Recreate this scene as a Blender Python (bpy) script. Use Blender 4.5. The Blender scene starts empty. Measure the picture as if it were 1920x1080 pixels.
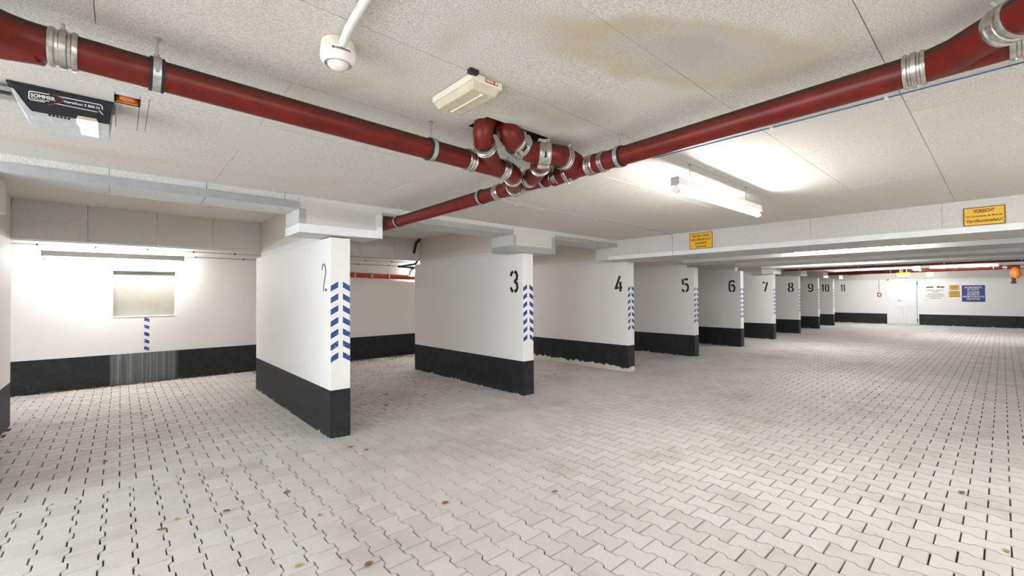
import bpy, bmesh, math, random
import numpy as np
from mathutils import Vector, Matrix

# ------------------------------------------------------------------ camera / world / exposure
scene = bpy.context.scene
COL = scene.collection
F_PX, YAW, PITCH, ROLL = 821.9, math.radians(41.755), math.radians(0.829), math.radians(-0.364)
CAM_H = 1.45

def cam_axes():
    cy, sy = math.cos(YAW), math.sin(YAW)
    f = Vector((sy, cy, 0)); r = Vector((cy, -sy, 0)); u = Vector((0, 0, 1))
    f2 = math.cos(PITCH) * f + math.sin(PITCH) * u
    u2 = math.cos(PITCH) * u - math.sin(PITCH) * f
    r3 = math.cos(ROLL) * r + math.sin(ROLL) * u2
    u3 = math.cos(ROLL) * u2 - math.sin(ROLL) * r
    return r3, u3, f2

_r, _u, _f = cam_axes()
cam_data = bpy.data.cameras.new('camera')
cam = bpy.data.objects.new('camera', cam_data)
COL.objects.link(cam)
cam_data.sensor_width = 36.0
cam_data.lens = 36.0 * F_PX / 1920.0
cam_data.clip_start = 0.02
cam.matrix_world = Matrix(((_r.x, _u.x, -_f.x, 0), (_r.y, _u.y, -_f.y, 0), (_r.z, _u.z, -_f.z, CAM_H), (0, 0, 0, 1)))
scene.camera = cam

world = bpy.data.worlds.new('overcast_sky')
scene.world = world
world.use_nodes = True
bg = world.node_tree.nodes['Background']
bg.inputs[0].default_value = (0.86, 0.93, 1.0, 1)
bg.inputs[1].default_value = 3.0

vs = scene.view_settings
vs.view_transform = 'Standard'
vs.look = 'None'
vs.gamma = 1.0
vs.use_curve_mapping = False
vs.exposure = 1.50

TUBE_W = 42.0            # emission strength of the fluorescent tubes
random.seed(7)
RNG = np.random.default_rng(11)

# ------------------------------------------------------------------ node / material helpers
class NT:
    def __init__(self, name):
        self.m = bpy.data.materials.new(name)
        self.m.use_nodes = True
        self.t = self.m.node_tree
        self.t.nodes.clear()
        self.out = self.t.nodes.new('ShaderNodeOutputMaterial')
        self.b = self.t.nodes.new('ShaderNodeBsdfPrincipled')
        self.t.links.new(self.b.outputs[0], self.out.inputs[0])
        self._pos = None
    def n(self, typ, **kw):
        nd = self.t.nodes.new('ShaderNode' + typ)
        for k, v in kw.items():
            setattr(nd, k, v)
        return nd
    def l(self, a, b):
        if hasattr(a, 'is_output') or isinstance(a, bpy.types.NodeSocket):
            self.t.links.new(a, b)
        else:
            b.default_value = a
    def pos(self):
        if self._pos is None:
            self._pos = self.n('NewGeometry').outputs['Position']
        return self._pos
    def sep(self):
        s = self.n('SeparateXYZ'); self.l(self.pos(), s.inputs[0]); return s.outputs
    def math(self, op, a, b=0.0, c=0.0, clamp=False):
        m = self.n('Math', operation=op); m.use_clamp = clamp
        for i, v in enumerate((a, b, c)):
            if isinstance(v, bpy.types.NodeSocket): self.t.links.new(v, m.inputs[i])
            else: m.inputs[i].default_value = v
        return m.outputs[0]
    def noise(self, scale, detail=4, rough=.55, vec=None, dist=0.0, out=0):
        n = self.n('TexNoise'); n.inputs['Scale'].default_value = scale
        n.inputs['Detail'].default_value = detail; n.inputs['Roughness'].default_value = rough
        n.inputs['Distortion'].default_value = dist
        self.t.links.new(vec if vec is not None else self.pos(), n.inputs['Vector'])
        return n.outputs[out]
    def mapping(self, scale=(1, 1, 1), loc=(0, 0, 0)):
        m = self.n('Mapping'); m.inputs['Scale'].default_value = scale; m.inputs['Location'].default_value = loc
        self.l(self.pos(), m.inputs[0]); return m.outputs[0]
    def ramp(self, fac, a, b):
        r = self.n('MapRange'); r.interpolation_type = 'SMOOTHSTEP'
        r.inputs[1].default_value = a; r.inputs[2].default_value = b
        self.t.links.new(fac, r.inputs[0]); return r.outputs[0]
    def mix(self, fac, a, b, mode='MIX'):
        m = self.n('Mix', data_type='RGBA', blend_type=mode)
        for i, v in ((0, fac), (6, a), (7, b)):
            if isinstance(v, bpy.types.NodeSocket): self.t.links.new(v, m.inputs[i])
            else: m.inputs[i].default_value = v if i == 0 else (*v, 1)
        return m.outputs[2]
    def bump(self, h, strength=.3, dist=.003):
        b = self.n('Bump'); b.inputs['Strength'].default_value = strength; b.inputs['Distance'].default_value = dist
        self.t.links.new(h, b.inputs['Height']); self.t.links.new(b.outputs[0], self.b.inputs['Normal'])
    def base(self, c): 
        if isinstance(c, bpy.types.NodeSocket): self.t.links.new(c, self.b.inputs['Base Color'])
        else: self.b.inputs['Base Color'].default_value = (*c, 1)
    def set(self, rough=None, metal=None, spec=None):
        if rough is not None:
            if isinstance(rough, bpy.types.NodeSocket): self.t.links.new(rough, self.b.inputs['Roughness'])
            else: self.b.inputs['Roughness'].default_value = rough
        if metal is not None: self.b.inputs['Metallic'].default_value = metal
        if spec is not None: self.b.inputs['Specular IOR Level'].default_value = spec

M = {}
def simple(name, col, rough=.5, metal=0.0, var=.06, scale=30, bump=0.0):
    t = NT(name)
    n = t.noise(scale)
    t.base(t.mix(t.ramp(n, .3, .7), tuple(c * (1 - var) for c in col), tuple(min(1, c * (1 + var)) for c in col)))
    t.set(rough, metal)
    if bump: t.bump(t.noise(scale * 6), bump, .001)
    M[name] = t.m
    return t
def emit(name, col, strength, basecol=(.9, .9, .9)):
    t = NT(name); t.base(basecol)
    t.b.inputs['Emission Color'].default_value = (*col, 1)
    t.b.inputs['Emission Strength'].default_value = strength
    n = t.noise(20); t.set(t.ramp(n, 0, 3))
    M[name] = t.m

# speckled wood-wool insulation board
def board_mat(name, col, stains=False, contrast=.27, bumpy=.5):
    t = NT(name)
    fine = t.noise(150, 3, .75)
    big = t.noise(1.1, 3, .5)
    c = t.mix(t.ramp(fine, .30, .66), tuple(v * (1 - contrast) for v in col), tuple(min(1, v * (1 + contrast * .35)) for v in col))
    c = t.mix(t.math('MULTIPLY', t.ramp(big, .42, .72), .30), c, (col[0] * .93, col[1] * .88, col[2] * .78))
    if stains:
        xs = t.sep()
        warp = t.noise(3.0, 2, .5, out=1)
        sp = t.n('SeparateXYZ'); t.l(warp, sp.inputs[0])
        wx = t.math('ADD', xs[0], t.math('MULTIPLY', t.math('SUBTRACT', sp.outputs[0], .5), .36))
        wy = t.math('ADD', xs[1], t.math('MULTIPLY', t.math('SUBTRACT', sp.outputs[1], .5), .36))
        def blob(cx, cy, rx, ry, ang):
            ca, sa = math.cos(ang), math.sin(ang)
            dx = t.math('SUBTRACT', wx, cx); dy = t.math('SUBTRACT', wy, cy)
            a = t.math('DIVIDE', t.math('ADD', t.math('MULTIPLY', dx, ca), t.math('MULTIPLY', dy, sa)), rx)
            b = t.math('DIVIDE', t.math('SUBTRACT', t.math('MULTIPLY', dy, ca), t.math('MULTIPLY', dx, sa)), ry)
            return t.math('SQRT', t.math('ADD', t.math('MULTIPLY', a, a), t.math('MULTIPLY', b, b)))
        tan = (.56, .46, .32); grey = (.40, .375, .33)
        d1 = blob(1.66, .84, .46, .17, math.radians(-30))      # large water mark beside the pipe
        ring = t.math('MULTIPLY', t.ramp(d1, .35, .95), t.math('SUBTRACT', 1.0, t.ramp(d1, .9, 1.45)))
        c = t.mix(t.math('MULTIPLY', ring, .68), c, tan)
        c = t.mix(t.math('MULTIPLY', t.math('SUBTRACT', 1.0, t.ramp(d1, .1, 1.1)), .66), c, grey)
        for (cx, cy, rx, ry, an, k) in ((1.15, 1.02, .26, .06, -35, .45), (.92, 1.36, .18, .05, 80, .5), (.76, 1.93, .24, .06, -60, .4),
                                        (1.3, .93, .2, .07, -20, .45), (2.12, 1.0, .14, .05, 30, .3), (1.97, .46, .22, .08, 20, .35), (.7, 2.25, .14, .08, 0, .35),
                                        (-.25, 3.95, .5, .1, 0, .35)):
            d = blob(cx, cy, rx, ry, math.radians(an))
            c = t.mix(t.math('MULTIPLY', t.math('SUBTRACT', 1.0, t.ramp(d, .1, 1.6)), k * .8), c, tan)
        d = blob(1.70, 1.55, .36, .26, 0)                       # dark dirt round the pipe duct
        c = t.mix(t.math('MULTIPLY', t.math('SUBTRACT', 1.0, t.ramp(d, .2, 1.3)), .5), c, (.33, .29, .235))
    t.base(c); t.set(.92, 0, .2)
    t.bump(fine, bumpy, .0022)
    M[name] = t.m
board_mat('ceiling_wood_wool', (.72, .69, .64), True, .32)
board_mat('cladding_wood_wool', (.68, .665, .635), False, .36)
board_mat('beam_panel_grey', (.74, .72, .675), False, .22)
board_mat('soffit_cream', (.80, .765, .70), False, .10, .3)

# white wall paint
def paint(name, col):
    t = NT(name)
    n = t.noise(1.7, 4); s = t.noise(9, 5)
    c = t.mix(t.math('MULTIPLY', t.ramp(n, .4, .75), .35), col, tuple(v * .94 for v in col))
    c = t.mix(t.math('MULTIPLY', t.ramp(s, .66, .74), .18), c, (.62, .59, .55))
    t.base(c); t.set(.62, 0, .3); t.bump(t.noise(60, 5), .12, .002)
    M[name] = t.m
paint('wall_white', (.90, .885, .865))
paint('partition_white', (.91, .895, .875))
paint('trim_white', (.86, .865, .87))

# black tar-like plinth paint with scuffs and peeled lower edge
def plinth(name, peel, streak=False):
    t = NT(name)
    z = t.sep()[2]
    n = t.noise(7, 6, .65); f = t.noise(90, 3, .7)
    c = t.mix(t.ramp(n, .35, .75), (.011, .012, .0145), (.023, .025, .030))
    sc = t.noise(1.0, 6, .7, t.mapping((3, 3, 14)))
    c = t.mix(t.math('MULTIPLY', t.ramp(sc, .66, .74), .30), c, (.30, .30, .31))
    low = t.math('SUBTRACT', 1.0, t.ramp(z, 0.0, .26))
    sp = t.ramp(t.math('ADD', f, t.math('MULTIPLY', low, .12)), .74, .80)
    c = t.mix(t.math('MULTIPLY', sp, .7), c, (.55, .54, .52))
    edge = t.math('ADD', t.math('MULTIPLY', t.noise(6, 6, .7), .22), -.11 + peel)
    pm = t.math('SUBTRACT', 1.0, t.ramp(t.math('SUBTRACT', z, edge), -.004, .008))
    c = t.mix(pm, c, (.74, .70, .62))
    if streak:
        xs = t.sep()
        inside = t.math('MULTIPLY', t.ramp(xs[0], -.15, -.08), t.math('SUBTRACT', 1.0, t.ramp(xs[0], .68, .78)))
        st = t.noise(1.0, 3, .6, t.mapping((55, 1, .5)))
        c = t.mix(t.math('MULTIPLY', inside, t.math('ADD', .22, t.math('MULTIPLY', t.ramp(st, .4, .75), .45))), c, (.42, .44, .45))
    t.base(c); t.set(.55, 0, .35); t.bump(t.noise(45, 4), .25, .003)
    M[name] = t.m
plinth('plinth_black', -.01)
plinth('plinth_peeled', .085)
plinth('plinth_streaked', -.02, True)

# concrete pavers
t = NT('paver_concrete')
isl = t.n('NewGeometry').outputs['Random Per Island']
oi = t.n('ObjectInfo').outputs['Random']
rnd = t.math('FRACT', t.math('ADD', isl, oi))
fine = t.noise(190, 3, .8); mid = t.noise(1.3, 4, .6)
c = t.mix(rnd, (.63, .605, .58), (.73, .705, .685))
c = t.mix(t.math('MULTIPLY', t.ramp(fine, .42, .66), .6), c, (.47, .45, .425))
c = t.mix(t.math('MULTIPLY', t.ramp(t.noise(120, 2), .68, .74), .5), c, (.80, .78, .75))
dirt = t.ramp(mid, .50, .70)
c = t.mix(t.math('MULTIPLY', dirt, .42), c, (.40, .365, .32))
t.base(c); t.set(.83, 0, .35); t.bump(fine, .45, .0016)
M['paver_concrete'] = t.m
t = NT('joint_sand')
c = t.mix(t.ramp(t.noise(4, 5), .4, .65), (.010, .008, .006), (.075, .056, .034))
t.base(c); t.set(.95); t.bump(t.noise(300), .5, .002)
M['joint_sand'] = t.m

# red lacquered drain pipe with dust lying on its upper side
def pipe_mat(name, col, dust=True):
    t = NT(name)
    n = t.noise(14, 5, .6)
    c = t.mix(t.ramp(n, .3, .75), tuple(v * .72 for v in col), tuple(v * 1.15 for v in col))
    c = t.mix(t.math('MULTIPLY', t.ramp(t.noise(160, 2), .68, .74), .4), c, (.26, .07, .045))
    if dust:
        nz = t.n('SeparateXYZ'); t.l(t.n('NewGeometry').outputs['Normal'], nz.inputs[0])
        d = t.ramp(t.math('ADD', nz.outputs[2], t.math('MULTIPLY', t.math('SUBTRACT', n, .5), .5)), -.05, .65)
        c = t.mix(t.math('MULTIPLY', d, .85), c, (.034, .024, .018))
        t.set(t.math('ADD', .38, t.math('MULTIPLY', d, .5)))
    else:
        t.set(.36)
    t.base(c); t.set(spec=.32); t.bump(t.noise(120, 3), .12, .001)
    M[name] = t.m
pipe_mat('pipe_red', (.150, .0090, .0045))
pipe_mat('pipe_red_back', (.50, .075, .038), False)
simple('stainless', (.50, .485, .45), .27, .95, .22, 40)
simple('zinc', (.50, .50, .49), .42, .85, .15, 60)
simple('rubber_black', (.012, .012, .013), .6)
simple('steel_strip', (.40, .41, .425), .55, .25, .07, 6)
simple('strip_white', (.80, .815, .83), .5, .05, .04, 6)
simple('duct_dark', (.055, .018, .013), .9, 0, .4, 25)
simple('lamp_white', (.83, .83, .82), .4)
simple('lamp_grey', (.42, .40, .37), .5)
simple('plastic_cream', (.80, .735, .60), .38, 0, .03)
simple('plastic_white', (.84, .83, .80), .35, 0, .03)
simple('dome_cream', (.86, .82, .70), .22, 0, .03)
simple('cover_yellowed', (.66, .585, .435), .25, 0, .08, 18)
simple('housing_black', (.014, .017, .024), .32, 0, .1)
simple('trim_silver', (.58, .60, .62), .35, .35, .08)
simple('print_white', (.86, .86, .86), .6)
simple('print_black', (.014, .013, .013), .6)
simple('print_grey', (.12, .12, .12), .7)
simple('print_red', (.42, .03, .02), .5)
simple('paint_black', (.012, .012, .013), .7)
simple('paint_grey', (.12, .125, .13), .7)
simple('sign_yellow', (.82, .46, .02), .45, 0, .04, 9)
simple('sign_blue', (.005, .030, .21), .4, 0, .08, 9)
simple('sign_white', (.84, .84, .83), .4, 0, .02)
simple('orange_plastic', (.72, .20, .02), .4, 0, .15)
simple('red_plastic', (.55, .035, .025), .4)
simple('cable_grey', (.40, .40, .39), .6)
simple('cable_blue', (.05, .16, .42), .5)
simple('door_white', (.90, .915, .93), .35, 0, .02, 4)
simple('handle_dark', (.05, .05, .05), .4)
simple('hidden_plaster', (.86, .85, .83), .9)
simple('gasket_blue', (.30, .42, .48), .6)
simple('leaf_brown', (.27, .135, .055), .8, 0, .35, 45)
simple('leaf_yellow', (.52, .36, .10), .8, 0, .25, 45)
# worn blue stripe film: bare paint shows where flakes are missing
t = NT('stripe_blue')
w = t.noise(1.0, 5, .65, t.mapping((28, 28, 60)))
z = t.sep()[2]
worn = t.math('MULTIPLY', t.ramp(w, .60, .64), t.math('SUBTRACT', 1.0, t.ramp(z, .92, 1.2)))
c = t.mix(t.ramp(t.noise(11), .3, .7), (.004, .042, .20), (.008, .075, .30))
t.base(t.mix(worn, c, (.80, .80, .80))); t.set(.4); M['stripe_blue'] = t.m
# speckled window infill
t = NT('window_infill')
c = t.mix(t.ramp(t.noise(150, 3, .7), .38, .66), (.23, .225, .195), (.43, .42, .37))
c = t.mix(t.math('MULTIPLY', t.ramp(t.noise(5, 4), .45, .7), .4), c, (.25, .22, .17))
st = t.noise(1.0, 3, .6, t.mapping((16, 1, .6)))
c = t.mix(t.math('MULTIPLY', t.ramp(st, .55, .7), .35), c, (.36, .36, .33))
t.base(c); t.set(.6); t.bump(t.noise(150, 3, .7), .5, .003); M['window_infill'] = t.m
emit('tube_glow', (1.0, .985, .96), TUBE_W)
emit('tube_glow_bay', (1.0, .985, .97), TUBE_W * 1.3)
emit('tube_glow_far', (1.0, .99, .97), TUBE_W * 1.9)
emit('glow_white', (1.0, 1.0, 1.0), 14.0)
emit('glow_yellow', (1.0, .86, .10), 1.3, (.9, .8, .1))
emit('opener_cover_glow', (1.0, 1.0, .97), .12)  # faint glow given to the unlit opener cover to whiten it

# ------------------------------------------------------------------ mesh helpers (all in world metres)
class MB:
    def __init__(self): self.v = []; self.f = []
    def add(self, vs_, fs_):
        o = len(self.v); self.v.extend([tuple(p) for p in vs_]); self.f.extend([tuple(i + o for i in q) for q in fs_]); return self
    def box(self, x0, x1, y0, y1, z0, z1):
        vs_ = [(x, y, z) for z in (z0, z1) for y in (y0, y1) for x in (x0, x1)]
        return self.add(vs_, [(0, 2, 3, 1), (4, 5, 7, 6), (0, 1, 5, 4), (2, 6, 7, 3), (0, 4, 6, 2), (1, 3, 7, 5)])
    def hexa(self, bot, top):
        return self.add(list(bot) + list(top), [(3, 2, 1, 0), (4, 5, 6, 7), (0, 1, 5, 4), (1, 2, 6, 5), (2, 3, 7, 6), (3, 0, 4, 7)])
    def prism(self, pts, to3d, d0, d1):
        n = len(pts)
        a = [to3d(u, w, d0) for u, w in pts]; b = [to3d(u, w, d1) for u, w in pts]
        fs_ = [tuple(range(n - 1, -1, -1)), tuple(range(n, 2 * n))] + [(i, (i + 1) % n, n + (i + 1) % n, n + i) for i in range(n)]
        return self.add(a + b, fs_)
    def tube(self, pts, r, seg=16, caps=True):
        pts = [Vector(p) for p in pts]; rs = r if isinstance(r, (list, tuple)) else [r] * len(pts)
        ref = None; rings = []
        for i, p in enumerate(pts):
            d = (pts[min(i + 1, len(pts) - 1)] - pts[max(i - 1, 0)]).normalized()
            if ref is None:
                ref = d.orthogonal().normalized()
            else:
                ref = (ref - d * ref.dot(d)); ref = ref.normalized() if ref.length > 1e-6 else d.orthogonal().normalized()
            b = d.cross(ref)
            rings.append([p + rs[i] * (math.cos(a) * ref + math.sin(a) * b) for a in [2 * math.pi * k / seg for k in range(seg)]])
        vs_ = [q for rg in rings for q in rg]; fs_ = []
        for i in range(len(pts) - 1):
            for k in range(seg):
                k2 = (k + 1) % seg
                fs_.append((i * seg + k, i * seg + k2, (i + 1) * seg + k2, (i + 1) * seg + k))
        if caps:
            fs_.append(tuple(range(seg - 1, -1, -1))); fs_.append(tuple((len(pts) - 1) * seg + k for k in range(seg)))
        return self.add(vs_, fs_)
    def lathe(self, prof, c, axis=(0, 0, 1), seg=28):
        ax = Vector(axis).normalized(); u = ax.orthogonal().normalized(); w = ax.cross(u); c = Vector(c)
        vs_ = []; fs_ = []
        for r, h in prof:
            for k in range(seg):
                a = 2 * math.pi * k / seg
                vs_.append(c + ax * h + r * (math.cos(a) * u + math.sin(a) * w))
        for i in range(len(prof) - 1):
            for k in range(seg):
                k2 = (k + 1) % seg
                fs_.append((i * seg + k, i * seg + k2, (i + 1) * seg + k2, (i + 1) * seg + k))
        fs_.append(tuple(range(seg - 1, -1, -1))); fs_.append(tuple((len(prof) - 1) * seg + k for k in range(seg)))
        return self.add(vs_, fs_)

def tag(o, label=None, cat=None, group=None, kind=None):
    if label: o['label'] = label
    if cat: o['category'] = cat
    if group: o['group'] = group
    if kind: o['kind'] = kind
    return o

def build(name, mb, mat, parent=None, org=(0, 0, 0), smooth=None, bevel=0.0):
    """one mesh object; vertices are stored relative to org (the base of the thing)"""
    me = bpy.data.meshes.new(name)
    ox, oy, oz = org
    me.from_pydata([(x - ox, y - oy, z - oz) for x, y, z in mb.v], [], mb.f)
    bm = bmesh.new(); bm.from_mesh(me); bmesh.ops.recalc_face_normals(bm, faces=bm.faces)
    if bevel:
        bmesh.ops.bevel(bm, geom=[e for e in bm.edges if len(e.link_faces) == 2 and e.calc_face_angle(0) > .6], offset=bevel, segments=2, affect='EDGES', profile=.6)
    bm.to_mesh(me); bm.free()
    if smooth is not None:
        me.shade_smooth()
        me.set_sharp_from_angle(angle=math.radians(smooth))
    me.materials.append(M[mat])
    o = bpy.data.objects.new(name, me); COL.objects.link(o)
    if parent is not None: o.parent = parent
    else: o.location = org
    return o

def thing(name, org, label, cat, group=None):
    e = bpy.data.objects.new(name, None); COL.objects.link(e)
    e.location = org; e.empty_display_size = .1
    return tag(e, label, cat, group)

def strip_poly(pts, w):
    """thicken a 2D polyline into a closed outline"""
    L_, R_ = [], []
    for i, p in enumerate(pts):
        p = Vector(p)
        d0 = (p - Vector(pts[i - 1])).normalized() if i else None
        d1 = (Vector(pts[i + 1]) - p).normalized() if i < len(pts) - 1 else None
        d = ((d0 or d1) + (d1 or d0)).normalized()
        n = Vector((-d.y, d.x))
        k = 1.0 / max(.5, n.dot(Vector((-(d0 or d1).y, (d0 or d1).x))))
        L_.append(p + n * w / 2 * k); R_.append(p - n * w / 2 * k)
    return [tuple(q) for q in L_], [tuple(q) for q in R_]

def stroke(mb, pts, w, to3d, d0, d1):
    L_, R_ = strip_poly(pts, w)
    for i in range(len(pts) - 1):
        mb.prism([R_[i], R_[i + 1], L_[i + 1], L_[i]], to3d, d0, d1)

# mapping of flat layouts onto faces
def on_x(X0, y_left):       # face that looks towards -X: u runs along -Y, w is height, depth out of the face
    return lambda u, w, d: (X0 - d, y_left - u, w)
def on_y(Y0):               # face that looks towards -Y: u = X
    return lambda u, w, d: (u, Y0 - d, w)

_dg = None
def text_mb(body, size, to3d, cu, cw, depth=.0012, d0=0.0005, width=None, align='CENTER', bold=0.0):
    cv = bpy.data.curves.new('lettering', 'FONT')
    cv.body = body; cv.size = size; cv.align_x = align; cv.resolution_u = 3; cv.offset = bold
    ob = bpy.data.objects.new('lettering', cv); COL.objects.link(ob)
    bpy.context.view_layer.update()
    dg = bpy.context.evaluated_depsgraph_get()
    me = ob.evaluated_get(dg).to_mesh()
    co = [v.co.copy() for v in me.vertices]; fs_ = [tuple(p.vertices) for p in me.polygons]
    ob.evaluated_get(dg).to_mesh_clear()
    bpy.data.objects.remove(ob); bpy.data.curves.remove(cv)
    xs = [c_.x for c_ in co]; sx = 1.0
    if width and xs: sx = width / (max(xs) - min(xs))
    mid = (max(xs) + min(xs)) / 2 if align == 'CENTER' else min(xs)
    mb = MB()
    mb.add([to3d(cu + (c_.x - mid) * sx, cw + c_.y, d0 + depth) for c_ in co], fs_)
    return mb

DIGITS = {
    '0': [[(.42, .99), (.2, .95), (.08, .80), (.08, .2), (.2, .05), (.42, .01)], [(.58, .99), (.8, .95), (.92, .80), (.92, .2), (.8, .05), (.58, .01)]],
    '1': [[(.2, .80), (.5, .97), (.52, .97), (.52, 0)]],
    '2': [[(.06, .76), (.12, .9), (.26, .985)], [(.42, .985), (.6, .9), (.72, .78), (.72, .66), (.6, .5), (.42, .28), (.26, .02)], [(.58, .07), (.92, .07)]],
    '3': [[(.08, .78), (.18, .93), (.40, .99)], [(.54, .99), (.80, .93), (.90, .78), (.85, .62), (.62, .51), (.62, .49), (.88, .38), (.93, .2), (.8, .06), (.54, .01)], [(.40, .01), (.18, .07), (.08, .22)]],
    '4': [[(.70, 1.0), (.14, .24), (.52, .24)], [(.74, .62), (.74, 0)], [(.76, .25), (.98, .25)]],
    '5': [[(.18, .98), (.18, .54)], [(.38, .955), (.92, .955)], [(.42, .57), (.74, .58), (.90, .44), (.90, .2), (.78, .06), (.58, .01)], [(.08, .2), (.18, .06), (.42, .01)]],
    '6': [[(.90, .84), (.76, .96), (.46, .98), (.2, .9), (.1, .72), (.1, .2), (.22, .05), (.42, .01)], [(.38, .58), (.72, .58), (.90, .42), (.90, .2), (.78, .05), (.58, .01)]],
    '7': [[(.08, .95), (.52, .95)], [(.92, .98), (.46, 0)]],
    '8': [[(.42, .99), (.2, .93), (.14, .76), (.34, .54), (.34, .52), (.1, .36), (.08, .18), (.2, .05), (.42, .01)], [(.58, .99), (.8, .93), (.86, .76), (.66, .54), (.66, .52), (.9, .36), (.92, .18), (.8, .05), (.58, .01)]],
    '9': [[(.1, .16), (.24, .04), (.54, .02), (.8, .1), (.9, .28), (.9, .8), (.78, .95), (.58, .99)], [(.62, .42), (.28, .42), (.1, .58), (.1, .8), (.22, .95), (.42, .99)]],
}
def number_mb(txt, to3d, u0, z0, w, h, sw):
    mb = MB(); n = len(txt); cw = w / n * (1.0 if n == 1 else .86)
    for i, ch in enumerate(txt):
        o = u0 + i * w / n
        for pl in DIGITS[ch]:
            stroke(mb, [(o + p[0] * cw, z0 + p[1] * h) for p in pl], sw, to3d, .0, .0015)
    return mb

# ------------------------------------------------------------------ dimensions taken from the photograph
def zc(x): return 2.405 - .006 * x           # ceiling over the lane
def zb(x): return 2.572 - .013 * min(x, 6.0) # ceiling inside the bays
def zs(x): return 2.284 - .0055 * min(x, 7)  # lower edge of the fascia over the bay openings
YF = 4.42                                     # front plane of the fascia
Y_BACK, X_FAR = 9.73, 26.15
X_MIN, Y_MIN = -4.2, -2.7
DIV = [  # left X, near Y, far Y, number
    (-1.135, 4.50, 7.53, ''), (1.585, 4.54, 7.80, '2'), (4.305, 4.585, 7.69, '3'), (7.017, 4.636, 7.70, '4'), (9.77, 4.70, 7.72, '5'),
    (12.48, 4.72, 7.72, '6'), (15.14, 4.76, 7.74, '7'), (17.9, 4.82, 7.74, '8'), (20.77, 4.92, 7.76, '9'), (23.23, 4.95, 7.78, '10')]
DIV_W = .203
# ducts cut in the ceiling boards: x0, x1, y0, y1
HOLES = [(1.45, 1.93, 1.815, 1.985), (-.025, .065, 2.775, 2.885)]

# ================================================================== SETTING
# ---- floor
floor = build('floor', MB().box(X_MIN - .2, X_FAR + .3, Y_MIN - .2, Y_BACK + .3, -.25, -.0108), 'joint_sand')
tag(floor, kind='structure')

LEN, PIT, AMP, GAP = .200, .143, .011, .0060
def paver_outline(inset):
    h, w0, w1 = LEN / 2 - inset, PIT / 2 + AMP - inset, PIT / 2 - AMP - inset
    return [(-w0, -h), (w0, -h), (w0, -.060), (w1, -.040), (w1, .040), (w0, .060), (w0, h), (-w0, h), (-w0, .060), (-w1, .040), (-w1, -.040), (-w0, -.060)]
P_TOP = np.array(paver_outline(GAP / 2 + .0020)); P_LOW = np.array(paver_outline(GAP / 2))
P_V = np.vstack([np.column_stack([P_TOP, np.zeros(12)]), np.column_stack([P_LOW, np.full(12, -.0105)])])
P_F = [tuple(range(12))] + [(i, 12 + i, 12 + (i + 1) % 12, (i + 1) % 12) for i in range(12)]
Y_JOIN = 4.49
def in_wall(x, y):
    for (dx, y0, y1, n) in DIV:
        if dx + .06 < x < dx + DIV_W - .06 and y0 + .06 < y < y1 - .06: return True
    return False
stones = []      # x, y, turned
nx = int((X_FAR - X_MIN) / PIT) + 1
for i in range(nx):
    x = X_MIN + .05 + i * PIT
    if x > X_FAR - .03: break
    y = Y_JOIN - .1 - (0.1 if i % 2 else 0.0)
    while y > Y_MIN:
        if not in_wall(x, y): stones.append((x, y, 0))
        y -= LEN
ny = int((Y_BACK - Y_JOIN) / PIT)
for j in range(ny):
    y = Y_JOIN + .084 + j * PIT
    x = X_MIN + .1 + (.1 if j % 2 else 0)
    while x < X_FAR - .03:
        if not in_wall(x, y) and y < Y_BACK - .04: stones.append((x, y, 1))
        x += LEN
S = np.array(stones)
cut = []         # cut stones along the seam between lane and bays: x, y, turned, outline
def half_outline(inset):
    h, w0, w1 = LEN / 2 - inset, PIT / 2 + AMP - inset, PIT / 2 - AMP - inset
    return [(-w0, -h), (w0, -h), (w0, -.060), (w1, -.040), (w1, -inset), (-w1, -inset), (-w1, -.040), (-w0, -.060)]
def straight_outline(inset):
    h, w0, w1 = LEN / 2 - inset, PIT / 2 + AMP - inset, PIT / 2 - AMP - inset
    return [(-w0, -h), (w0, -h), (w0, -.060), (w1, -.040), (w1, .040), (w0, .060), (w0, h), (-w0, h)]
for i in range(1, nx, 2):
    if X_MIN + .05 + i * PIT < X_FAR - .03: cut.append((X_MIN + .05 + i * PIT, Y_JOIN, 0, half_outline))
first = S[:, 2] * (abs(S[:, 1] - (Y_JOIN + .084)) < .001) > 0
for k in np.nonzero(first)[0]: cut.append((S[k, 0], S[k, 1], 1, straight_outline))
S = S[~first]
# visible size in the photograph decides which pavers become single parts
rel = np.column_stack([S[:, 0], S[:, 1], np.full(len(S), -CAM_H)])
cx = rel @ np.array(_r); cyv = rel @ np.array(_u); cz = rel @ np.array(_f)
px = 960 + F_PX * cx / np.maximum(cz, .05); py = 540 - F_PX * cyv / np.maximum(cz, .05)
vis = (cz > .2) & (px > -15) & (px < 1935) & (py < 1095)
area = np.where(vis, 1.0 / np.maximum(cz, .2) ** 3, 0)
near = set(np.argsort(-area)[:300].tolist())
tilt = RNG.normal(0, .0055, (len(S), 2)); dz = RNG.uniform(-.0016, 0, len(S)); jit = RNG.normal(0, .0006, (len(S), 2)); rot = RNG.normal(0, .006, len(S))
pm = bpy.data.meshes.new('paver')
pm.from_pydata(P_V.tolist(), [], P_F); pm.materials.append(M['paver_concrete'])
for k in sorted(near):
    o = bpy.data.objects.new('paver', pm); COL.objects.link(o); o.parent = floor
    o.location = (S[k, 0] + jit[k, 0], S[k, 1] + jit[k, 1], dz[k])
    o.rotation_euler = (tilt[k, 0], tilt[k, 1], rot[k] + (math.pi / 2 if S[k, 2] else 0))
rest = [k for k in range(len(S)) if k not in near]
V = np.zeros((len(rest), 24, 3))
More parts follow.
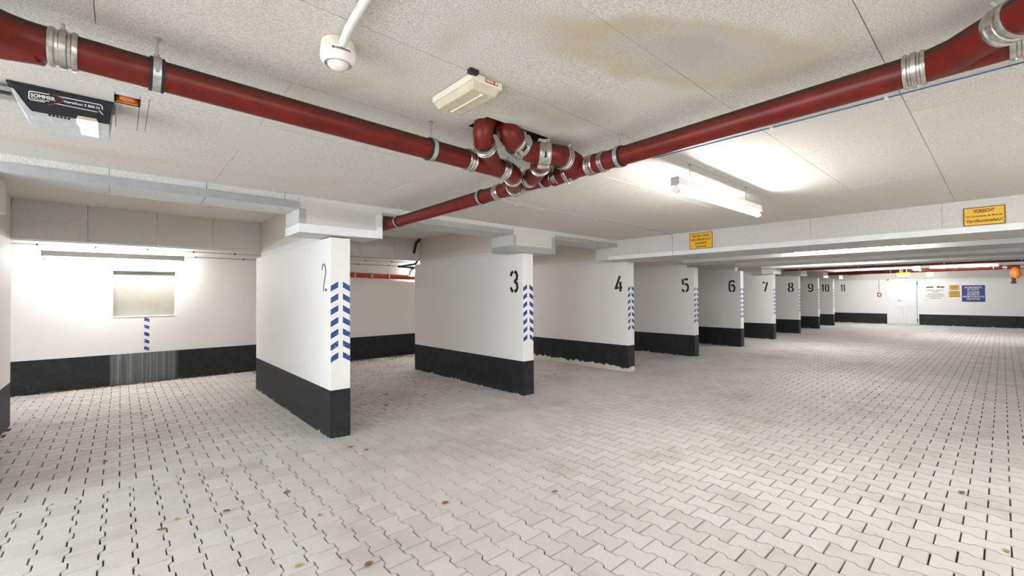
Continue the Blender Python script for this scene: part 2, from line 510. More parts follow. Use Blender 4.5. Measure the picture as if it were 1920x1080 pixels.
for q, k in enumerate(rest):
    a = rot[k] + (math.pi / 2 if S[k, 2] else 0); ca, sa = math.cos(a), math.sin(a)
    V[q, :, 0] = P_V[:, 0] * ca - P_V[:, 1] * sa + S[k, 0] + jit[k, 0]
    V[q, :, 1] = P_V[:, 0] * sa + P_V[:, 1] * ca + S[k, 1] + jit[k, 1]
    V[q, :, 2] = P_V[:, 2] + dz[k] + tilt[k, 0] * (V[q, :, 1] - S[k, 1]) - tilt[k, 1] * (V[q, :, 0] - S[k, 0])
FF = []
for q in range(len(rest)):
    b = q * 24; FF.extend([tuple(i + b for i in f_) for f_ in P_F])
VV = V.reshape(-1, 3).tolist()
for (x, y, turn, fn) in cut:
    top, low = fn(GAP / 2 + .0020), fn(GAP / 2); n = len(top); b = len(VV)
    for ring, z in ((top, -.0008), (low, -.0105)):
        for (u, w) in ring: VV.append((x - w, y + u, z) if turn else (x + u, y + w, z))
    FF.append(tuple(b + i for i in range(n))); FF.extend([(b + i, b + n + i, b + n + (i + 1) % n, b + (i + 1) % n) for i in range(n)])
me = bpy.data.meshes.new('paver_field'); me.from_pydata(VV, [], FF); me.materials.append(M['paver_concrete'])
pf = bpy.data.objects.new('paver_field', me); COL.objects.link(pf); pf.parent = floor
tag(pf, 'grey double-T concrete pavers farther off', kind='stuff')

# ---- ceiling: slab + boards
cl = MB()
cl.hexa([(X_MIN - .2, Y_MIN - .2, zc(X_MIN) + .05), (X_FAR + .2, Y_MIN - .2, zc(X_FAR) + .14), (X_FAR + .2, YF + .3, zc(X_FAR) + .14), (X_MIN - .2, YF + .3, zc(X_MIN) + .05)],
        [(X_MIN - .2, Y_MIN - .2, 2.95), (X_FAR + .2, Y_MIN - .2, 2.95), (X_FAR + .2, YF + .3, 2.95), (X_MIN - .2, YF + .3, 2.95)])
ceiling = build('ceiling', cl, 'hidden_plaster')
tag(ceiling, kind='structure')

def sub_rects(r, holes):
    out = [r]
    for (hx0, hx1, hy0, hy1) in holes:
        nxt = []
        for (a, b, c_, d) in out:
            if hx1 <= a or hx0 >= b or hy1 <= c_ or hy0 >= d: nxt.append((a, b, c_, d)); continue
            if hx0 > a: nxt.append((a, hx0, c_, d))
            if hx1 < b: nxt.append((hx1, b, c_, d))
            m0, m1 = max(a, hx0), min(b, hx1)
            if hy0 > c_: nxt.append((m0, m1, c_, hy0))
            if hy1 < d: nxt.append((m0, m1, hy1, d))
        out = nxt
    return out
def ceiling_board(rects, zfun, mat, thick=.05, gap=.0012):
    mb = MB(); e = random.uniform(-.0012, .0012)
    for (a, b, c_, d) in rects:
        g = gap
        mb.hexa([(a + g, c_ + g, zfun(a) + e), (b - g, c_ + g, zfun(b) + e), (b - g, d - g, zfun(b) + e), (a + g, d - g, zfun(a) + e)],
                [(a + g, c_ + g, zfun(a) + thick), (b - g, c_ + g, zfun(b) + thick), (b - g, d - g, zfun(b) + thick), (a + g, d - g, zfun(a) + thick)])
    build('ceiling_board', mb, mat, ceiling)
rows = [-2.7, -2.09, -1.49, -.89, -.29, .31, .91, 1.495, 2.10, 2.73, 3.3, 3.87, YF]
offs = [.3, -.1, .5, .2, .57, 1.05, .435, -.07, .57, .1, .57, .57]
for j in range(len(rows) - 1):
    xs = [X_MIN]; x = offs[j] - 1.25 * 5
    while x < 6.40:
        if x > X_MIN + .1: xs.append(x)
        x += 1.25
    xs.append(6.40)
    for a, b in zip(xs[:-1], xs[1:]):
        if b - a < .02: continue
        ceiling_board(sub_rects((a, b, rows[j], rows[j + 1]), HOLES), zc, 'ceiling_wood_wool')
BEAMS = [(6.38, 7.40, 2.040), (9.10, 10.15, 2.108), (11.84, 12.90, 2.152), (14.50, 15.52, 2.185)]
gaps = [(BEAMS[i][1], BEAMS[i + 1][0]) for i in range(3)] + [(BEAMS[3][1], 20.8), (20.8, X_FAR)]
for a, b in gaps:
    for c_, d in ((-2.7, -.3), (-.3, 2.1), (2.1, YF)):
        ceiling_board([(a, b, c_, d)], lambda x: 2.375 if x < 15.5 else 2.44, 'ceiling_wood_wool')
# duct linings
for i, (a, b, c_, d) in enumerate(HOLES):
    z0 = zc(a) - .001; z1 = z0 + (.05 if i == 0 else .045)
    mb = MB()
    for (p, q, r_, s_) in ((a - .004, a, c_, d), (b, b + .004, c_, d), (a, b, c_ - .004, c_), (a, b, d, d + .004)): mb.box(p, q, r_, s_, z0 + .001, z1)
    mb.box(a, b, c_, d, z1 - .004, z1)
    build('duct_lining', mb, 'duct_dark', ceiling)
# bay ceiling boards
cl = MB()
cl.hexa([(X_MIN - .2, YF + .3, zb(X_MIN) + .03), (X_FAR + .2, YF + .3, zb(6) + .03), (X_FAR + .2, Y_BACK + .3, zb(6) + .03), (X_MIN - .2, Y_BACK + .3, zb(X_MIN) + .03)],
        [(X_MIN - .2, YF + .3, 2.95), (X_FAR + .2, YF + .3, 2.95), (X_FAR + .2, Y_BACK + .3, 2.95), (X_MIN - .2, Y_BACK + .3, 2.95)])
ceiling = build('ceiling', cl, 'hidden_plaster')
tag(ceiling, kind='structure')
for j, (c_, d) in enumerate(((4.85, 6.1), (6.1, 7.5))):
    x = X_MIN
    while x < X_FAR - .1:
        b = min(x + 2.5, X_FAR)
        ceiling_board([(x, b, c_, d)], zb, 'soffit_cream', .02)
        x = b
ceiling_board([(X_MIN, X_FAR, 7.8, Y_BACK)], zb, 'soffit_cream', .02)

# ---- fascia, header caps and beams: clad in boards with sheet-metal edge strips, all parts of the ceiling
TRIM = [None, 0]
def new_trim(mb, mat):
    TRIM[1] += 1
    TRIM[0] = tag(build('trim_%d' % TRIM[1], mb, mat), kind='structure')
def beam_part(name, mb, mat, bevel=0.0): return build(name, mb, mat, TRIM[0], bevel=bevel)
def fascia(x0, x1, step=.6, start=-.068):
    xs = [x0]; n = math.ceil((x0 - start) / step + 1e-6)
    while start + n * step < x1 - .08:
        if start + n * step > x0 + .08: xs.append(start + n * step)
        n += 1
    xs.append(x1)
    new_trim(MB().box(x0 + .004, x1 - .004, YF + .012, 4.84, max(zs(x0), zs(x1)) + .004, 2.42), 'hidden_plaster')
    for a, b in zip(xs[:-1], xs[1:]):
        g = .0022; e = random.uniform(0, .0015)
        beam_part('fascia_board', MB().hexa([(a + g, YF + e, zs(a)), (b - g, YF + e, zs(b)), (b - g, 4.85, zs(b)), (a + g, 4.85, zs(a))],
                  [(a + g, YF + e, zc(a) + .03), (b - g, YF + e, zc(b) + .03), (b - g, 4.85, zb(a) + .01), (a + g, 4.85, zb(b) + .01)]), 'cladding_wood_wool')
    beam_part('edge_strip', MB().hexa([(x0, YF - .006, zs(x0) - .002), (x1, YF - .006, zs(x1) - .002), (x1, YF, zs(x1) - .002), (x0, YF, zs(x0) - .002)],
              [(x0, YF - .006, zs(x0) + .064), (x1, YF - .006, zs(x1) + .064), (x1, YF, zs(x1) + .064), (x0, YF, zs(x0) + .064)]), 'steel_strip')
caps = [(DIV[i][0] - .33, DIV[i][0] + .50) for i in range(3)]
ZCAP = 2.055
def header_cap(c0, c1, zbot, light):
    m = 'strip_white' if light else 'steel_strip'
    new_trim(MB().box(c0 + .01, c1 - .01, YF + .012, 4.87, zbot + .004, 2.5), 'hidden_plaster')
    beam_part('header_cap', MB().box(c0, c1, YF, 4.88, zbot, zb(c0) + .01), 'cladding_wood_wool')
    beam_part('edge_strip', MB().box(c0 - .003, c1 + .003, YF - .006, YF, zbot - .002, zbot + .08), m)
    beam_part('edge_strip', MB().box(c0 - .003, c0, YF, 4.88, zbot - .002, zbot + .08), m)
    beam_part('edge_strip', MB().box(c0 - .003, c0 + .052, YF - .0055, YF, zbot + .08, zs(c0) - .002), 'steel_strip')
    beam_part('edge_strip', MB().box(c1 - .066, c1 + .003, YF - .0055, YF, zbot + .08, zs(c1) + .03), m)
for i, (c0, c1) in enumerate(caps): header_cap(c0, c1, ZCAP if i < 2 else 2.038, i < 2)
fascia(X_MIN, caps[0][0]); fascia(caps[0][1], caps[1][0]); fascia(caps[1][1], caps[2][0]); fascia(caps[2][1], 6.38)
for i in range(3): fascia(BEAMS[i][1], BEAMS[i + 1][0])
fascia(BEAMS[3][1], X_FAR)
# narrower beams above the partitions
for i, (dx, y0, y1, n) in enumerate(DIV):
    new_trim(MB().box(dx + .01, dx + DIV_W - .01, 4.87, min(y1, 7.5) - .01, 2.06, 2.48), 'hidden_plaster')
    beam_part('partition_beam', MB().box(dx + .006, dx + DIV_W - .006, 4.86, min(y1, 7.5), 2.05, zb(dx) + .012), 'soffit_cream')
    beam_part('beam_edge', MB().box(dx + .002, dx + DIV_W - .002, 4.87, min(y1, 7.5) - .01, 2.042, 2.105), 'trim_white')
# cross beam behind the bays: single boards
x = X_MIN
rightmost = 16.0
bx = [-.931, -.308, .355, .98, 1.585, 1.79, 2.4, 3.13, 3.79, 4.305, 4.508]
k = 4.508
while k < X_FAR - .7: k += .65; bx.append(k)
bx = [X_MIN, -3.5, -2.8, -2.1, -1.5, -.932] + bx + [X_FAR]
new_trim(MB().box(X_MIN + .01, X_FAR - .01, 7.51, 7.79, 2.14, 2.48), 'hidden_plaster')
for a, b in zip(bx[:-1], bx[1:]):
    if b - a < .01: continue
    beam_part('beam_board', MB().box(a + .0022, b - .0022, 7.5 + random.uniform(0, .003), 7.8, 2.131, zb(a) + .012), 'beam_panel_grey')
# lane beams
for i, (a, b, z0) in enumerate(BEAMS):
    new_trim(MB().box(a + .01, b - .01, -2.69, 4.87, z0 + .005, 2.42), 'hidden_plaster')
    ys = [-2.7, -1.93, -.76, .413, 1.583, 2.75, 4.0, 4.88]
    for c_, d in zip(ys[:-1], ys[1:]):
        beam_part('beam_board', MB().box(a + random.uniform(0, .002), b, c_ + .002, d - .002, z0, zc(a) + .06), 'cladding_wood_wool')
    beam_part('edge_strip', MB().box(a - .003, a, -2.7, 4.6, z0 - .002, z0 + .062), 'strip_white')
    beam_part('edge_strip', MB().box(b, b + .003, -2.7, 4.6, z0 - .002, z0 + .062), 'strip_white')
    if i: beam_part('edge_strip', MB().box(a - .003, b, 4.88, 4.883, z0 - .002, z0 + .08), 'steel_strip')
for i in range(6, 10):
    dx = DIV[i][0]
    new_trim(MB().box(dx - .29, dx + .41, YF + .26, 4.97, 2.05, 2.42), 'hidden_plaster')
    beam_part('header_cap', MB().box(dx - .30, dx + .42, YF + .25, 4.98, 2.03 if i > 6 else 2.04, 2.43), 'cladding_wood_wool')
    beam_part('edge_strip', MB().box(dx - .303, dx + .423, YF + .247, YF + .25, 2.028, 2.11), 'strip_white')

# ---- walls
wb = MB()
wx0, wx1, wz0, wz1 = -.098, .722, 1.122, 1.886
wb.box(X_MIN - .2, wx0, Y_BACK, Y_BACK + .25, 0, 2.75).box(wx1, X_FAR + .2, Y_BACK, Y_BACK + .25, 0, 2.75)
wb.box(wx0, wx1, Y_BACK, Y_BACK + .25, 0, wz0).box(wx0, wx1, Y_BACK, Y_BACK + .25, wz1, 2.75)
tag(build('wall_back', wb, 'wall_white'), kind='structure')
tag(build('baseboard_back', MB().box(X_MIN, X_FAR, Y_BACK - .004, Y_BACK, -.02, .503), 'plinth_streaked'), kind='structure')
dy0, dy1, dzt = 2.50, 3.525, 2.0
wf = MB().box(X_FAR, X_FAR + .25, Y_MIN, dy0, 0, 2.95).box(X_FAR, X_FAR + .25, dy1, Y_BACK, 0, 2.95).box(X_FAR, X_FAR + .25, dy0, dy1, dzt, 2.95)
wall_far = tag(build('wall_far', wf, 'wall_white'), kind='structure')
tag(build('baseboard_far', MB().box(X_FAR - .004, X_FAR, Y_MIN, dy0 - .03, -.02, .465).box(X_FAR - .004, X_FAR, dy1 + .02, Y_BACK, -.02, .462), 'plinth_black'), kind='structure')
y = Y_MIN
while y < 7.4:
    b = min(y + 1.25, 7.4)
    build('insulation_board', MB().box(X_FAR - .06, X_FAR, y + .001, b - .001, 2.022, 2.5), 'beam_panel_grey', wall_far); y = b
build('painted_number', number_mb('11', on_x(X_FAR, 5.257), .0, 1.495, .19, .31, .042), 'paint_black', wall_far)
tag(build('wall_right', MB().box(X_MIN, X_FAR, Y_MIN - .2, Y_MIN, 0, 2.95), 'wall_white'), kind='structure')
# wall with the open garage gate (behind the camera's left)
gy0, gy1, gz = -.6, 4.3, 2.2
wl = MB().box(X_MIN - .2, X_MIN, Y_MIN - .2, gy0, 0, 2.95).box(X_MIN - .2, X_MIN, gy1, Y_BACK + .25, 0, 2.95).box(X_MIN - .2, X_MIN, gy0, gy1, gz, 2.95)
tag(build('wall_left', wl, 'wall_white'), kind='structure')
# window infill in the back wall
win = build('window_1', MB().box(wx0, wx1, Y_BACK + .13, Y_BACK + .15, wz0, wz1), 'window_infill'); tag(win, kind='structure')
build('window_frame', MB().box(wx0, wx1, Y_BACK + .11, Y_BACK + .13, wz1 - .012, wz1).box(wx0, wx0 + .01, Y_BACK + .11, Y_BACK + .13, wz0, wz1).box(wx1 - .01, wx1, Y_BACK + .11, Y_BACK + .13, wz0, wz1), 'cable_grey', win)
build('window_sill', MB().box(wx0 - .005, wx1 + .005, Y_BACK - .006, Y_BACK + .13, wz0 - .012, wz0 + .002), 'wall_white', win)
# steel door in the far wall
door = build('door_1', MB().box(X_FAR + .01, X_FAR + .05, dy0, dy1, 0.0, dzt), 'door_white'); tag(door, kind='structure')
build('door_frame', MB().box(X_FAR - .015, X_FAR + .05, dy1 - .05, dy1 + .02, 0, dzt + .03).box(X_FAR - .015, X_FAR + .05, dy0 - .03, dy0 + .04, 0, dzt + .03).box(X_FAR - .015, X_FAR + .05, dy0, dy1, dzt - .03, dzt + .03), 'door_white', door)
build('side_leaf', MB().box(X_FAR - .004, X_FAR + .01, 3.24, dy1 - .05, .02, dzt - .03), 'door_white', door)
for k in range(8):
    yy = 3.215 - k * .085
    build('rib', MB().box(X_FAR - .028, X_FAR + .01, yy - .05, yy, 1.33, dzt - .04), 'door_white', door, bevel=.004)
    build('rib', MB().box(X_FAR - .028, X_FAR + .01, yy - .05, yy, .03, .78), 'door_white', door, bevel=.004)
build('middle_panel', MB().box(X_FAR - .028, X_FAR + .01, 2.56, 3.22, .80, 1.31), 'door_white', door)
build('door_handle', MB().tube([(X_FAR - .01, 3.17, 1.06), (X_FAR - .06, 3.17, 1.06), (X_FAR - .06, 3.05, 1.06)], .011, 10), 'handle_dark', door)
build('gasket', MB().box(X_FAR - .016, X_FAR - .013, 2.515, 2.54, .03, 1.96), 'gasket_blue', door)
for zz in (.2, 1.82): build('hinge', MB().box(X_FAR - .035, X_FAR - .012, 2.50, 2.53, zz - .07, zz + .07), 'handle_dark', door)

# ================================================================== THINGS
# ---- partition walls between the bays
for i, (dx, y0, y1, num) in enumerate(DIV):
    org = (dx + DIV_W / 2, (y0 + y1) / 2, 0)
    lab = f'white partition wall stencilled with number {num} and edged with blue chevrons' if num else 'white partition wall with grey-black base nearest the speckled infilled window'
    if num == '2': lab = 'white partition wall stencilled with a thin grey number 2 and blue chevrons'
    if num == '4': lab = 'white partition wall stencilled with number 4, black base badly peeled at the bottom'
    p = thing('partition_wall', org, lab, 'partition', 'partition walls between the parking bays')
    build('panel', MB().box(dx, dx + DIV_W, y0, y1, .485, 2.043), 'partition_white', p, org, bevel=.006)
    build('plinth', MB().box(dx - .002, dx + DIV_W + .002, y0 - .002, y1 + .002, -.03, .488), 'plinth_peeled' if num == '4' else 'plinth_black', p, org, bevel=.006)
    if num:
        yl = y0 + (.255 if len(num) == 1 else .34)
        if num != '2': yl += .01 * i
        build('painted_number', number_mb(num, on_x(dx, yl), 0, 1.488, .168 if len(num) == 1 else .30, .298, .026 if num == '2' else .046), 'paint_grey' if num == '2' else 'paint_black', p, org)
        for k in range(7):
            zt = 1.548 - k * .1205
            for pts in ([(dx + .003, zt - .058), (dx + .079, zt - .016), (dx + .079, zt + .044), (dx + .003, zt)],
                        [(dx + .126, zt - .016), (dx + .2, zt - .058), (dx + .2, zt), (dx + .126, zt + .044)]):
                build('chevron_stripe', MB().prism(pts, on_y(y0), .0, .0012), 'stripe_blue', p, org)

# single blue marker stripes under the window
for k in range(5):
    z0 = 1.099 - k * .122
    o = build('marker_stripe', MB().prism([(.301, z0 - .058), (.368, z0 - .086), (.368, z0 - .030), (.301, z0)], on_y(Y_BACK), 0, .0012), 'stripe_blue', None, (.335, Y_BACK, z0 - .08))
    tag(o, 'short slanted blue stripe on the white wall below the speckled window', 'marking', 'blue stripes below the window')

# ---- drain pipes
PR = .0545
def xr(y): return (2.18, y, 2.2534 - .0108 * (y - 1.5))
def xl(x): return (x, 2.065, 2.2577 - .0218 * (x - .5))
def unit(a, b): return (Vector(b) - Vector(a)).normalized()
def coupling(c, d, parent, org, w=.056, mat='stainless', r=PR):
    d = Vector(d).normalized(); h = w / 2
    prof = [(r + .001, -h), (r + .0060, -h), (r + .0085, -h * .80), (r + .0085, -h * .62), (r + .0040, -h * .50), (r + .0035, -h * .32), (r + .0095, -h * .22), (r + .0095, h * .22), (r + .0035, h * .32), (r + .0040, h * .50), (r + .0085, h * .62), (r + .0085, h * .80), (r + .0060, h), (r + .001, h)]
    o = build('coupling', MB().lathe(prof, c, d, 32), mat, parent, org, smooth=35)
    # tightening screw block
    side = d.cross(Vector((0, 0, 1)))
    side = side.normalized() if side.length > .1 else Vector((1, 0, 0))
    up = side.cross(d).normalized()
    base = Vector(c) + (up * .8 + side * .6).normalized() * (r + .012)
    build('clamp_screw', MB().tube([base - side.lerp(up, .5) * .02, base + side.lerp(up, .5) * .02], .005, 8), 'zinc', o, org)
    return o
def hanger(c, d, parent, org, ztop, r=PR):
    d = Vector(d).normalized(); c = Vector(c)
    rubber = build('hanger', MB().lathe([(r + .0008, -.022), (r + .006, -.022), (r + .006, .022), (r + .0008, .022)], c, d, 32), 'rubber_black', parent, org, smooth=35)
    build('ring', MB().lathe([(r + .006, -.0120), (r + .0090, -.0120), (r + .0090, .0120), (r + .006, .0120)], c, d, 32), 'zinc', rubber, org, smooth=35)
    build('rod', MB().tube([(c.x, c.y, c.z + r + .004), (c.x, c.y, ztop)], .0048, 10), 'zinc', rubber, org)
    build('nut', MB().tube([(c.x, c.y, c.z + r + .006), (c.x, c.y, c.z + r + .022)], .0085, 6), 'zinc', rubber, org)
    build('ceiling_plate', MB().tube([(c.x, c.y, ztop - .006), (c.x, c.y, ztop - .001)], .013, 12), 'zinc', rubber, org)
    side = d.cross(Vector((0, 0, 1))).normalized()
    for s_ in (-1, 1):
        b = c + side * s_ * (r + .012)
        build('bolt', MB().tube([b + Vector((0, 0, -.014)), b + Vector((0, 0, .014))], .0042, 8), 'zinc', rubber, org)
    return rubber
def arc(p0, pm_, p1, n=7):
    p0, pm_, p1 = Vector(p0), Vector(pm_), Vector(p1)
    return [tuple((1 - t_) ** 2 * p0 + 2 * t_ * (1 - t_) * pm_ + t_ ** 2 * p1) for t_ in [k / n for k in range(n + 1)]]
def pseg(name, pts, parent, org, r=PR, mat='pipe_red'): return build(name, MB().tube(pts, r, 28), mat, parent, org, smooth=40)

# run along the row of bays
org = (0.6, 2.065, 2.2)
lp = thing('drainpipe', org, 'dark red drainpipe with two runs joined by clamped bends under the ceiling duct', 'pipe', 'red drainpipes')
pseg('pipe_length', [xl(-.145), xl(1.516)], lp, org)
e0 = Vector(xl(-.21)); e1 = e0 + Vector((-.075, -.03, .002)); dirL = Vector((-1, -1, .02)).normalized()
pseg('bend', [xl(-.145)] + arc(e0 + Vector((.03, 0, 0)), e0 + Vector((-.05, 0, 0)), e0 + Vector((-.05, 0, 0)) + dirL * .09) + [tuple(e0 + Vector((-.05, 0, 0)) + dirL * .4)], lp, org, PR * 1.03)
pseg('branch', [tuple(e0 + Vector((.01, .012, -.012))), tuple(e0 + Vector((-.16, .06, -.012))), tuple(e0 + Vector((-.6, .10, -.0)))], lp, org, PR * .98)
coupling(xl(-.145), (1, 0, -.02), lp, org, .07)
for xx in (.095, 1.258): hanger(xl(xx), (1, 0, -.02), lp, org, zc(xx))
coupling(xl(1.516), (1, 0, -.02), lp, org)
pseg('pipe_length', [xl(1.516), xl(1.774)], lp, org, PR * 1.02)
coupling(xl(1.774), (1, 0, -.02), lp, org)
a1 = Vector(xl(1.80)); diag = Vector((1, 1, -.03)).normalized()
q0 = a1 + Vector((.05, 0, 0)); end = q0 + diag * .43
pseg('bend', arc(a1 - Vector((.02, 0, 0)), q0, q0 + diag * .09), lp, org, PR * 1.03)
pseg('pipe_length', [q0 + diag * .08, end], lp, org)
coupling(q0 + diag * .115, diag, lp, org)
# branch rising from it into the ceiling duct
b0 = Vector(xl(1.70)); b1 = Vector((1.505, 1.910, 2.285)); b2 = Vector((1.47, 1.875, 2.33)); b3 = Vector((1.515, 1.893, 2.43))
pseg('branch', [b0, b1], lp, org)
pseg('bend', [b1] + arc(b1 + (b2 - b1) * .2, Vector((1.448, 1.862, 2.345)), Vector((1.50, 1.888, 2.405))) + [b3], lp, org, PR * 1.03)
coupling(b1 + (b0 - b1) * .06, b0 - b1, lp, org)

# run along the partitions
rp = lp
dR = (0, 1, -.0108)
pseg('pipe_length', [xr(.205), xr(2.52)], rp, org)
pseg('pipe_length', [xr(2.52), xr(5.6)], rp, org)
for yy, w in ((2.585, .06), (2.285, .06), (1.99, .06), (1.69, .062), (1.6, .034), (.205, .062)):
    coupling(xr(yy), dR, rp, org, w)
pseg('socket', [xr(1.70), xr(1.615)], rp, org, PR * 1.09)
for yy in (1.484, 2.10, 2.80, 4.225): hanger(xr(yy), dR, rp, org, zc(2.18))
# inlets on the run
pseg('branch', [Vector(xr(2.50)), end - diag * .08], rp, org, PR * 1.04)
coupling(end - diag * .07, diag, rp, org, .04)
# Y with two arms at the near end
yb = Vector(xr(.13)); armd = Vector((-1, -1, .03)).normalized()
pseg('pipe_length', [xr(.205), xr(-1.6)], rp, org)
pseg('branch', [Vector(xr(.165)), yb + armd * .05, yb + armd * .9], rp, org, PR * 1.04)
coupling(yb + armd * .22, armd, rp, org, .062)
coupling(xr(-.06), dR, rp, org, .07)
# bends that come out of the duct, joined with bolted grip collars
CR = .064
c0 = Vector((1.64, 1.875, 2.43)); c1 = Vector((1.615, 1.838, 2.345)); c2 = Vector((1.70, 1.845, 2.318)); c3 = Vector((1.83, 1.872, 2.293)); c4 = Vector((1.965, 1.785, 2.290)); c5 = Vector((2.042, 1.789, 2.288))
c6 = Vector((2.215, 1.795, 2.276)); c7 = Vector((2.183, 1.96, 2.236))
pseg('bend', [c0] + arc(c0 + (c1 - c0) * .4, c1, c2), rp, org, CR)
pseg('bend', [c2] + arc(c2 + (c3 - c2) * .25, c3, c3 + (c4 - c3) * .45), rp, org, CR)
pseg('pipe_length', [c3 + (c4 - c3) * .4] + arc(c3 + (c4 - c3) * .7, c4, c4 + (c5 - c4) * .4) + [c5], rp, org, CR)
pseg('bend', arc(c5, c6 + Vector((.015, -.015, 0)), c6.lerp(c7, .6)), rp, org, CR)
pseg('branch', [c6.lerp(c7, .5), Vector((2.18, 2.02, 2.235))], rp, org, PR * 1.06)
coupling(c5 - Vector((.012, 0, 0)), (1, .03, 0), rp, org, .05, 'stainless', CR)
coupling(c6.lerp(c7, .62), c7 - c6, rp, org, .046, 'stainless', CR * .98)
d0 = Vector((1.90, 1.86, 2.262)); d1 = Vector((2.00, 1.965, 2.243)); d2 = Vector((2.062, 2.08, 2.240)); d3 = Vector((2.125, 2.42, 2.236))
pseg('bend', arc(d0, d1, d2) + [d3], rp, org)
coupling(d2 + (d3 - d2) * .15, d3 - d2, rp, org)
coupling(d0.lerp(d1, .55), d1 - d0, rp, org, .05)
def grip_collar(c, d, upv):
    d = Vector(d).normalized(); c = Vector(c)
    side = d.cross(Vector(upv)).normalized(); up = side.cross(d).normalized()
    r = CR + .003
    o = build('grip_collar', MB().lathe([(r, -.036), (r + .006, -.036), (r + .0085, -.022), (r + .005, -.016), (r + .005, .016), (r + .0085, .022), (r + .006, .036), (r, .036)], c, d, 32), 'stainless', rp, org, smooth=35)
    for s_ in (-1, 1):
        b = c + up * s_ * (r + .013)
        vs_ = []
        for a_ in (-1, 1):
            for b_ in (-1, 1):
                for e_ in (-1, 1): vs_.append(b + d * a_ * .038 + side * b_ * .016 + up * e_ * .009)
        fl = build('flange', MB().add(vs_, [(0, 1, 3, 2), (4, 6, 7, 5), (0, 4, 5, 1), (2, 3, 7, 6), (0, 2, 6, 4), (1, 5, 7, 3)]), 'stainless', o, org, bevel=.002)
        for a_ in (-1, 1):
            q_ = b + d * a_ * .025
            build('bolt', MB().tube([q_ - side * .023, q_ + side * .023], .0065, 8), 'zinc', o, org)
    view = (Vector((0, 0, CAM_H)) - c); view -= d * view.dot(d); view.normalize(); tv = d.cross(view)
    vs_ = []
    for a_ in (-1, 1):
        for b_ in (-1, 1):
            vs_.append(c + view * (r + .0062) + d * a_ * .006 + tv * b_ * .018)
            vs_.append(c + view * (r + .0012) + d * a_ * .006 + tv * b_ * .018)
    build('slot', MB().add(vs_, [(0, 2, 6, 4), (1, 5, 7, 3), (0, 1, 3, 2), (4, 6, 7, 5), (0, 4, 5, 1), (2, 3, 7, 6)]), 'rubber_black', o, org)
grip_collar(c2 + (c3 - c1) * .02, c3 - c1, (0, 0, 1))
grip_collar(c3 + (c4 - c3) * .47, c4 - c3, (0, 0, 1))
# red sealing round the pipe where it passes the fascia
build('fire_seal', MB().box(2.092, 2.215, YF - .012, YF + .02, 2.20, 2.302), 'duct_dark', rp, org)

# ---- pipe on the back wall
org = (4.5, 9.62, 1.84)
bp = thing('drainpipe', org, 'bright red horizontal pipe along the back wall behind partition 2', 'pipe', 'red drainpipes')
pts = [(2.25, 9.6, 1.9338), (7.0, 9.6, 1.845)]
pseg('pipe_length', pts, bp, org, .055, 'pipe_red_back')
for xx in (3.869, 4.681): 
    c = Vector((xx, 9.6, 1.916 - .0187 * (xx - 3.2)))
    rb = build('pipe_clamp', MB().lathe([(.0555, -.018), (.064, -.018), (.064, .018), (.0555, .018)], c, (1, 0, -.0187), 28), 'rubber_black', bp, org, smooth=35)
    build('ring', MB().lathe([(.064, -.012), (.067, -.012), (.067, .012), (.064, .012)], c, (1, 0, -.0187), 28), 'lamp_white', rb, org, smooth=35)
    build('wall_stud', MB().tube([c, (c.x, Y_BACK - .002, c.z)], .006, 8), 'zinc', rb, org)
coupling((4.258, 9.6, 1.896), (1, 0, -.0187), bp, org, .06, 'stainless', .055)
# ---- black waste pipe that comes through the cross beam
org = (4.2, 7.4, 2.4)
wp = thing('waste_pipe', org, 'short black waste pipe from the bay ceiling into the grey beam', 'pipe')
build('pipe_length', MB().tube([(4.185, 7.42, 2.42), (4.185, 7.47, 2.30), (4.185, 7.497, 2.25)], .022, 14), 'rubber_black', wp, org, smooth=40)
build('elbow', MB().tube([(4.225, 7.34, 2.512), (4.215, 7.37, 2.48), (4.19, 7.41, 2.44), (4.185, 7.43, 2.40)], .026, 14), 'rubber_black', wp, org, smooth=40)
org = (4.6, 8.6, 2.0)
wp = thing('waste_pipe', org, 'forked black waste pipe below the grey beam, dropping to the bright red pipe', 'pipe')
build('bend', MB().tube([(4.46, 7.86, 2.129), (4.47, 7.9, 2.115), (4.5, 8.0, 2.085), (4.60, 8.8, 2.082), (4.63, 8.95, 2.08)], .022, 14), 'rubber_black', wp, org, smooth=40)
build('branch', MB().tube([(4.58, 8.9, 2.085), (5.25, 9.2, 2.075)], .022, 14), 'rubber_black', wp, org, smooth=40)
build('drop_pipe', MB().tube([(5.10, 9.15, 2.08), (5.20, 9.5, 2.02), (5.22, 9.58, 1.94)], .018, 12), 'rubber_black', wp, org, smooth=40)

